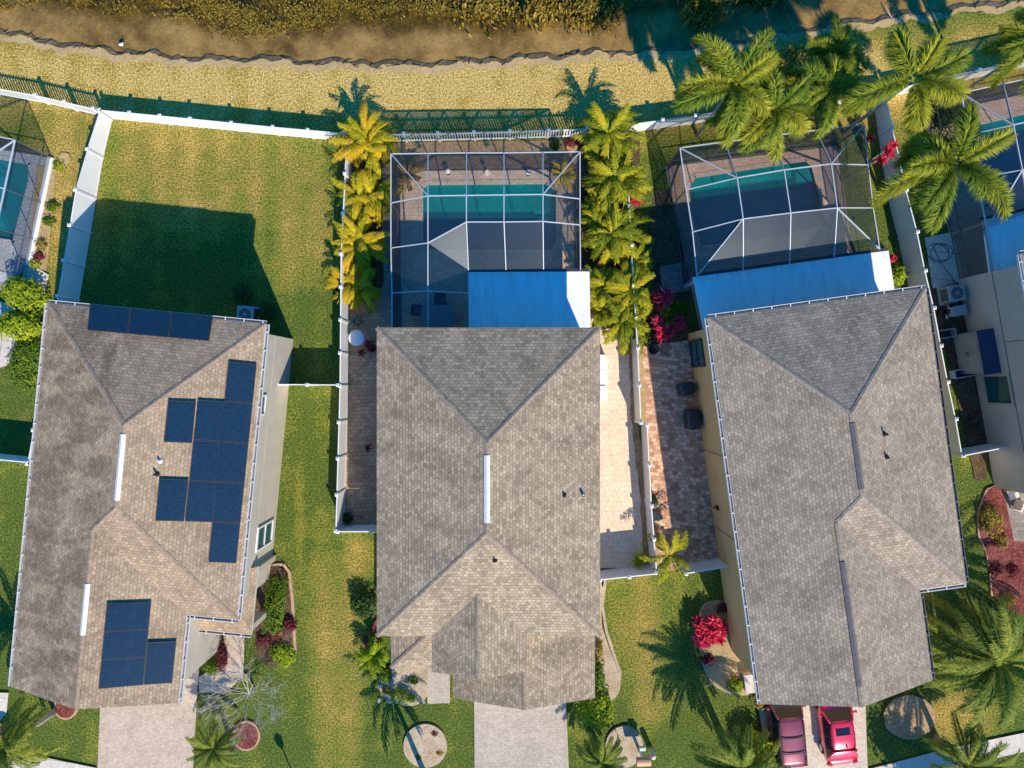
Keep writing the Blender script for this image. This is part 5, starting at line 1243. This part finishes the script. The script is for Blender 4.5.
def stones(label, spots, group):
    for x, y, k in spots:
        if STONE[0] is None:
            mb = MB(); rr = random.Random(4); n_ = 9
            for q, z in ((.75, 0), (1.0, .2), (.85, .5), (.4, .68)):
                for j in range(n_): a = 2 * math.pi * j / n_; f = q * rr.uniform(.8, 1.15); mb.v.append((f * math.cos(a), .75 * f * math.sin(a), z))
            for i_ in range(3):
                for j in range(n_): mb.f.append((i_ * n_ + j, i_ * n_ + (j + 1) % n_, (i_ + 1) * n_ + (j + 1) % n_, (i_ + 1) * n_ + j))
            mb.f.append(tuple(3 * n_ + j for j in range(n_))); o = mb.build('garden_stone', M['rock']); STONE[0] = o
        else: o = STONE[0].copy(); COL.objects.link(o)
        g = G(x, y); o.location = (g[0], g[1], 0); o.rotation_euler = (0, 0, x * 1.7); o.scale = (k, k, k); tag(o, label, 'stone', group)
stones('pale garden stone in the gravel bed at the left front corner of the middle house', [(rnd.uniform(379, 425), rnd.uniform(680, 703), rnd.uniform(.10, .22)) for _ in range(26)], 'stones in the left front bed of the middle house')
stones('small stone in the bed below the big magenta plant', [(rnd.uniform(706, 742), rnd.uniform(664, 688), rnd.uniform(.08, .18)) for _ in range(16)], 'stones in the magenta bed')
for k_, (x, y, mt, lb) in enumerate(((386, 690, 'l_gold', 'golden tuft at the left tip of the front gravel bed'), (412, 698, 'l_lime', 'lime tuft at the lower edge of the front gravel bed'), (414, 680, 'l_green', 'green tuft by the entry roof in the front gravel bed'))):
    shrub('low_bush', lb, x, y, (.4, .34, .2), mt, 260, .06, 140 + k_, group='tufts in the front gravel bed')
for k_, (x, y, mt, lb) in enumerate(((418, 757, 'l_green', 'green tuft at the lower left of the round pale bed'), (440, 752, 'l_gold', 'dry tuft at the right of the round pale bed'), (434, 733, 'l_maroon', 'reddish tuft at the upper right of the round pale bed'))):
    shrub('low_bush', lb, x, y, (.26, .22, .12), mt, 150, .05, 150 + k_, group='tufts in the round pale bed')
shrub('shrub', 'scruffy green bush at the lower right of the magenta bed', 737, 684, (.6, .45, .3), 'l_lime', 500, .08, 160)
shrub('shrub', 'scruffy olive bush beside the small lawn palm left of the middle house', 384, 676, (.5, .5, .3), 'l_green', 450, .08, 161)
shrub('shrub', 'rusty low bush at the upper end of the magenta bed', 724, 608, (.5, .35, .25), 'l_maroon', 320, .07, 162)
for k_, (x, y, mt, lb) in enumerate(((1003, 541, 'l_gold', 'golden tuft in the middle of the red mulch bed at the right edge'), (1014, 572, 'l_maroon', 'maroon low bush in the red mulch bed nearest the right edge'), (997, 570, 'l_maroon', 'maroon low bush by the terracotta edging of the red mulch bed'), (1008, 600, 'l_gold', 'golden tuft at the lower end of the red mulch bed'))):
    shrub('low_bush', lb, x, y, (.5, .45, .28), mt, 320, .07, 170 + k_, group='low bushes in the red mulch bed')
# patio dining set under the cage of the middle house
g_ = P(438, 316, .5); r = empty('patio_table', (g_.x, g_.y, 0), 0, 'long patio table in the shade inside the middle cage', 'table')
mb = MB(); n = 32
for z in (.70, .745):
    for k_ in range(n):
        a = 2 * math.pi * k_ / n; ca, sa = math.cos(a), math.sin(a); mb.v.append((.98 * math.copysign(abs(ca) ** .5, ca), .62 * math.copysign(abs(sa) ** .5, sa), z))
for k_ in range(n): mb.f.append((k_, (k_ + 1) % n, n + (k_ + 1) % n, n + k_))
mb.f.append(tuple(range(n - 1, -1, -1))); mb.f.append(tuple(range(n, 2 * n))); mb.build('tabletop', M['tabletop'], r)
for sx in (-1, 1):
    for sy in (-1, 1):
        mb = MB(); mb.tube([(sx * .8, sy * .45, 0), (sx * .75, sy * .42, .7)], .035, 8); mb.build('leg', M['table'], r)
def chair(label, x, y, rz, first=[None]):
    if first[0] is None:
        c = empty('patio_chair'); mb = MB(); mb.box((0, 0, .40), (.56, .56, .08)); mb.build('seat', M['table'], c, bevel=.02)
        mb = MB(); mb.box((0, 0, .47), (.5, .5, .07)); mb.build('cushion', M['cushion'], c, bevel=.03)
        mb = MB(); mb.box((0, .29, .66), (.56, .06, .52)); mb.build('backrest', M['table'], c, bevel=.02)
        for s in (-1, 1):
            mb = MB(); mb.box((s * .3, .02, .56), (.05, .5, .05)); mb.box((s * .3, -.2, .48), (.045, .045, .14)); mb.build('armrest', M['table'], c)
            for t in (-1, 1): mb = MB(); mb.box((s * .24, t * .24, .18), (.05, .05, .36)); mb.build('leg', M['table'], c)
        first[0] = c; o = c
    else: o = copy_tree(first[0])
    g = P(x, y, .5); o.location = (g.x, g.y, 0); o.rotation_euler = (0, 0, rz); tag(o, label, 'chair', 'dark chairs at the patio table')
chair('dark wicker chair at the pond side of the patio table', 440, 299, 0); chair('dark wicker chair at the left end of the patio table', 417, 310, R(90))
# small pool deck pieces
def globe(label, px, py):
    g = P(px, py, .3); r = empty('globe_lamp', (g.x, g.y, 0), 0, label, 'lamp', 'small white lamps on the pool deck'); mb = MB(); mb.lathe([(.12, 0), (.12, .05), (.04, .08), (.04, .3)], (0, 0, 0), 12); mb.build('base', M['black'], r)
    mb = MB(); mb.lathe([(.04, .3), (.14, .36), (.17, .46), (.14, .56), (.03, .62)], (0, 0, 0), 14); mb.build('globe', M['white'], r, True)
globe('small white globe lamp left on the far edge of the middle pool', 448, 172); globe('small white globe lamp right on the far edge of the middle pool', 528, 173)
g_ = P(487, 172, .4); r = empty('garden_fountain', (g_.x, g_.y, 0), 0, 'small grey tiered fountain on the far edge of the middle pool', 'fountain')
mb = MB(); mb.lathe([(.17, 0), (.18, .1), (.2, .14), (.17, .12), (.05, .1), (.05, .5)], (0, 0, 0), 18); mb.build('basin', M['concrete'], r, True); mb = MB(); mb.lathe([(.05, .5), (.12, .62), (.13, .64), (.05, .6), (.03, .8)], (0, 0, 0), 18); mb.build('upper_bowl', M['concrete'], r, True)
# mailbox
g_ = P(643, 760, 1.0); r = empty('mailbox', (g_.x, g_.y, 0), R(2), 'salmon mailbox with pale box behind it on the lawn at the bottom edge', 'mailbox')
mb = MB(); mb.box((0, 0, .55), (.14, .14, 1.1)); mb.build('post', M['white'], r)
mb = MB(); mb.box((0, 0, 1.15), (.82, .48, .1)); n = 8
for s in range(n):
    a0, a1 = math.pi * s / n, math.pi * (s + 1) / n; mb.poly([(-.4, -.235 * math.cos(a0), 1.21 + .16 * math.sin(a0)), (.4, -.235 * math.cos(a0), 1.21 + .16 * math.sin(a0)), (.4, -.235 * math.cos(a1), 1.21 + .16 * math.sin(a1)), (-.4, -.235 * math.cos(a1), 1.21 + .16 * math.sin(a1))])
for s in (-.4, .4): mb.poly([(s, -.235 * math.cos(math.pi * t / n), 1.21 + .16 * math.sin(math.pi * t / n)) for t in range(n + 1)])
mb.build('box', M['mail'], r)
mb = MB(); mb.box((0.0, .58, .92), (.36, .26, .22)); mb.box((0, .4, .9), (.06, .5, .06)); mb.build('newspaper_box', M['newsbox'], r, bevel=.03)
mb = MB(); mb.lathe([(.16, 0), (.16, .9), (.13, .98), (.02, 1.02)], (.62, .1, 0), 14); mb.build('side_pillar', M['concrete'], r, True)
# lamp post just outside the frame, its shadow lies on the grass
g_ = P(297, 783); r = empty('lamp_post', (g_.x, g_.y, 0), 0, 'lamp post just below the bottom edge casting a thin shadow on the grass', 'lamp post')
mb = MB(); mb.lathe([(.12, 0), (.1, .2), (.05, .3), (.04, 1.75)], (0, 0, 0), 12); mb.build('pole', M['blackmetal'], r, True); mb = MB(); mb.lathe([(.06, 1.75), (.2, 1.95), (.24, 2.25), (.12, 2.4), (.02, 2.5)], (0, 0, 0), 12); mb.build('lantern', M['blackmetal'], r, True)
# white bird at the shore
g_ = P(123, 46); r = empty('wading_bird', (g_.x, g_.y, -.14), 0, 'small white wading bird standing in the shallows at the top left', 'bird'); r.scale = (.62, .62, .62)
mb = MB(); mb.tube([(-.32, 0, .42), (-.2, 0, .46), (0, 0, .5), (.14, 0, .52), (.22, 0, .62), (.2, 0, .74), (.26, 0, .82), (.33, 0, .82)], [.02, .09, .15, .1, .045, .035, .05, .02], 10); mb.build('body', M['bird'], r, True)
mb = MB(); mb.tube([(.31, 0, .82), (.45, 0, .79)], [.018, .004], 6); mb.build('beak', M['beak'], r)
for s in (-1, 1): mb = MB(); mb.tube([(0, s * .05, .42), (-.02, s * .05, .2), (.0, s * .05, 0), (.08, s * .05, 0)], .012, 6); mb.build('leg', M['beak'], r)
g_ = G(748, 679); r = empty('utility_box', (g_[0], g_[1], 0), R(8), 'low pale utility box at the front corner of the tan house above the cars', 'box')
mb = MB(); mb.box((0, 0, .3), (.75, 1.0, .6)); mb.build('body', M['concrete'], r, bevel=.03); mb = MB(); mb.box((0, 0, .63), (.82, 1.08, .06)); mb.build('lid', M['concrete'], r, bevel=.02)
# terracotta pot and porch chairs
g_ = P(3, 728, .3); r = empty('plant_pot', (g_.x, g_.y, 0), 0, 'orange terracotta pot at the bottom left edge', 'pot'); mb = MB(); mb.lathe([(.24, 0), (.34, .5), (.38, .5), (.38, .58), (.32, .58), (.3, .5)], (0, 0, 0), 18); mb.build('pot', M['pot_or'], r, True)
mb = MB(); mb.lathe([(.3, .5), (.02, .52)], (0, 0, 0), 14); mb.build('soil', M['mulch'], r)
for (x, y, rz, lb) in ((1013, 494, .4, 'pale chair on the porch at the right edge, upper of two'), (1019, 506, 1.2, 'pale chair on the porch at the right edge, lower of two')):
    g_ = P(x, y, .4); r = empty('porch_chair', (g_.x, g_.y, 0), rz, lb, 'chair', 'pale chairs on the right edge porch'); mb = MB(); mb.box((0, 0, .4), (.6, .6, .1)); mb.build('seat', M['chairw'], r, bevel=.03); mb = MB(); mb.box((0, .3, .75), (.6, .08, .7)); mb.build('backrest', M['chairw'], r, bevel=.03)
    for sx in (-1, 1):
        for sy in (-1, 1): mb = MB(); mb.box((sx * .25, sy * .25, .18), (.06, .06, .36)); mb.build('leg', M['chairw'], r)
# satellite style wall lamp is absent; driftwood sticks at the shore
for (x, y, a, lb) in ((648, 52, -.9, 'pale driftwood stick on the pond bank in palm shadow'), (885, 6, -1.2, 'pale driftwood stick standing at the waterline top right')):
    q = P(x, y); mb = MB(); mb.tube([(0, 0, .06), (.5 * math.cos(a), .5 * math.sin(a), .09), (1.0 * math.cos(a + .1), 1.0 * math.sin(a + .1), .06)], [.03, .04, .02], 6); o = mb.build('driftwood', M['stick']); o.location = (q.x, q.y, 0); tag(o, lb, 'stick')

# ------------------------------------------------------------------ cars
def car(label, cx, cy, rz, paint, L, Wd, H, suv, bars, sunroof):
    r = empty('parked_car', (cx, cy, 0), rz, label, 'car', 'cars nose in on the right driveway'); w = Wd / 2; h = L / 2
    st = [(-h, .62, .42, .72), (-h + .06, .80, .34, .93), (-h + .3, .93, .26, 1.00), (-h + .9, .985, .22, 1.03), (-.4, 1.0, .22, 1.02), (.5, 1.0, .22, 1.0), (h - 1.25, .985, .22, .98), (h - .6, .95, .24, .92), (h - .2, .86, .28, .82), (h - .04, .70, .36, .70), (h, .5, .42, .62)]
    if suv: st = [(y, a, b, c * 1.1 if c > .8 else c * 1.1) for y, a, b, c in st]
    mb = MB(); K = 12
    for y, a, zb_, zt in st:
        ww = w * a; ring = [(-.90, zb_), (-1, zb_ + .14), (-1.0, (zb_ + zt) / 2), (-.985, zt - .14), (-.93, zt - .035), (-.78, zt), (.78, zt + .0), (.93, zt - .035), (.985, zt - .14), (1.0, (zb_ + zt) / 2), (1, zb_ + .14), (.90, zb_)]
        for fx, z in ring: mb.v.append((ww * fx, y, z))
    for i_ in range(len(st) - 1):
        for k_ in range(K): mb.f.append((i_ * K + k_, i_ * K + (k_ + 1) % K, (i_ + 1) * K + (k_ + 1) % K, (i_ + 1) * K + k_))
    mb.f.append(tuple(range(K))); mb.f.append(tuple((len(st) - 1) * K + k_ for k_ in reversed(range(K))))
    b = mb.build('body', M[paint], r, True); s = b.modifiers.new('sub', 'SUBSURF'); s.levels = s.render_levels = 2
    zb_ = (1.0 if not suv else 1.08) - .02; zt = H
    yb, yf = -h + (.28 if suv else .42), h - (1.35 if suv else 1.1); ry, rf = -h + (.55 if suv else 1.15), yf - (.6 if suv else .5); wb, wr = w * .93, w * (.73 if suv else .70)
    B = [(-wb, yb, zb_), (wb, yb, zb_), (wb, yf, zb_ - .02), (-wb, yf, zb_ - .02)]; T = [(-wr, ry, zt - .05), (wr, ry, zt - .05), (wr, rf, zt - .03), (-wr, rf, zt - .03)]
    for nm, (i0, i1) in dict(rear_window=(0, 1), side_window=(1, 2), windshield=(2, 3), side_window_=(3, 0)).items():
        mb = MB(); a, b_, c, d = Vector(B[i0]), Vector(B[i1]), Vector(T[i1]), Vector(T[i0]); cen = (a + b_ + c + d) / 4; mb.poly([cen + (q - cen) * .97 for q in (a, b_, c, d)]); mb.build(nm.rstrip('_'), M['carglass'], r)
    for i_ in range(4): mb = MB(); mb.tube([B[i_], T[i_]], [.07, .055], 8); mb.build('pillar', M[paint], r, True)
    for sx in (-1, 1): ym = (ry + rf) / 2; mb = MB(); mb.tube([(sx * (wb + .005), ym - .1, zb_), (sx * (wr + .005), ym, zt - .05)], .04, 6); mb.build('pillar', M['black'], r, True)
    mb = MB(); nx, ny = 8, 12
    for j in range(ny + 1):
        for i_ in range(nx + 1):
            u, v = i_ / nx * 2 - 1, j / ny; y = ry + (rf - ry) * v
            tail = (1 - min(1, v / .4)) ** 2 * (.10 if not suv else .05) + (max(0, v - .75) / .25) ** 2 * .04
            mb.v.append((u * (wr + .04) * (1 - .05 * (abs(v - .45) * 2) ** 3), y + (-.06 if j == 0 else .05 if j == ny else 0), zt - .06 * abs(u) ** 2.6 - tail))
    for j in range(ny):
        for i_ in range(nx): a = j * (nx + 1) + i_; mb.f.append((a, a + 1, a + nx + 2, a + nx + 1))
    rf_ = mb.build('roof', M[paint], r, True); so = rf_.modifiers.new('th', 'SOLIDIFY'); so.thickness = .04
    if not suv:
        mb = MB()   # sloping tailgate skin below the rear glass
        for j in range(7):
            t = j / 6; y = ry - .04 - (ry - yb + .12) * t; z = zt - .1 - (zt - zb_ - .05) * t ** 1.7
            for i_ in range(9): u = i_ / 8 * 2 - 1; mb.v.append((u * (wr + (wb - wr) * t), y, z - .04 * abs(u) ** 2.5))
        for j in range(6):
            for i_ in range(8): a = j * 9 + i_; mb.f.append((a, a + 9, a + 10, a + 1))
        mb.build('tailgate', M[paint], r, True)
    if sunroof: mb = MB(); mb.box((0, rf - .55, zt + .0), (.80, .42, .03)); mb.build('sunroof', M['carglass'], r, bevel=.01)
    for yy in bars: mb = MB(); mb.box((0, yy, zt + .06), (wr * 2 + .02, .07, .04)); mb.build('roof_bar', M['black'], r, bevel=.01)
    for sx in (-1, 1):
        if bars: mb = MB(); mb.tube([(sx * (wr + .0), ry + .15, zt - .02), (sx * wr, ry + .2, zt + .05), (sx * wr, rf - .2, zt + .05), (sx * wr, rf - .12, zt - .02)], .022, 6); mb.build('roof_rail', M['black'], r)
        mb = MB(); mb.tube([(sx * w * .93, yf - .25, zb_ + .05), (sx * (w + .18), yf - .2, zb_ + .1)], [.05, .085], 8); mb.build('mirror', M[paint], r, True)
        mb = MB(); mb.box((sx * w * .72, h - .2, .72), (.36, .2, .14), sx * -.35); mb.build('headlight', M['head_glass'], r, bevel=.04)
        mb = MB(); mb.box((sx * w * .80, -h + .16, .9), (.3, .16, .2), sx * .3); mb.build('tail_light', M['lamp_glass'], r, bevel=.04)
        for yy in (-h + .85, h - .9):
            mb = MB(); mb.tube([(sx * (w - .24), yy, .34), (sx * (w - .01), yy, .34)], .34, 20); wl = mb.build('wheel', M['rubber'], r); m2 = MB(); m2.tube([(sx * (w - .02), yy, .34), (sx * (w + .005), yy, .34)], .21, 16); m2.build('rim', M['steel'], wl)
    if not suv: mb = MB(); mb.box((.12, ry + .25, zt + .02), (.05, .16, .07)); mb.build('aerial', M['black'], r)
    return r
car('maroon car with black roof bars, left of the two on the driveway', 15.75, -19.5, R(5), 'paint_mar', 5.2, 1.9, 1.74, True, (-1.29, -.44), False)
car('bright red car with a dark sunroof, right of the two on the driveway', 18.75, -19.75, R(7), 'paint_red', 4.4, 1.84, 1.5, False, (), True)

# ------------------------------------------------------------------ light, sky, camera
el, az = R(SUN_EL), R(SUN_AZ)
S = Vector((math.sin(az) * math.cos(el), -math.cos(az) * math.cos(el), math.sin(el)))
sun = bpy.data.lights.new('sun', 'SUN'); sun.energy = 4.5; sun.angle = R(.5); sun.color = (1.0, .885, .715)
so = bpy.data.objects.new('sun', sun); COL.objects.link(so); so.rotation_euler = S.to_track_quat('Z', 'Y').to_euler()
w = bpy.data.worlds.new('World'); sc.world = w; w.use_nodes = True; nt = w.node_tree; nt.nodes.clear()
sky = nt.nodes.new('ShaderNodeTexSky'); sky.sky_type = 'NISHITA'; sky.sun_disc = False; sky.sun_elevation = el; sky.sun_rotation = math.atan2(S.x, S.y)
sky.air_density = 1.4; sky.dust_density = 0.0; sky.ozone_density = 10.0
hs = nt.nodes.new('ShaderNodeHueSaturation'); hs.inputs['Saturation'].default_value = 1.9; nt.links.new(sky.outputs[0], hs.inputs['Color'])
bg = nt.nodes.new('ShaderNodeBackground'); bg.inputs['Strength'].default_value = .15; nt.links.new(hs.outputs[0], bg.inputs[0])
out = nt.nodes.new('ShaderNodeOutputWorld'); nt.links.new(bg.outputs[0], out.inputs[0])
cam = bpy.data.cameras.new('camera'); cam.sensor_width = 36; cam.lens = F / 1024 * 36; cam.clip_end = 2000
co = bpy.data.objects.new('camera', cam); COL.objects.link(co); co.location = (0, 0, CAMZ); co.rotation_euler = (0, 0, 0); sc.camera = co
sc.view_settings.view_transform = 'Standard'; sc.view_settings.look = 'None'; sc.view_settings.exposure = 0.42; sc.view_settings.gamma = 1; sc.view_settings.use_curve_mapping = False
sc.cycles.max_bounces = 6; sc.cycles.diffuse_bounces = 3; sc.cycles.glossy_bounces = 3; sc.cycles.transparent_max_bounces = 24; sc.cycles.transmission_bounces = 4
sc.cycles.sample_clamp_indirect = 4; sc.cycles.use_denoising = True
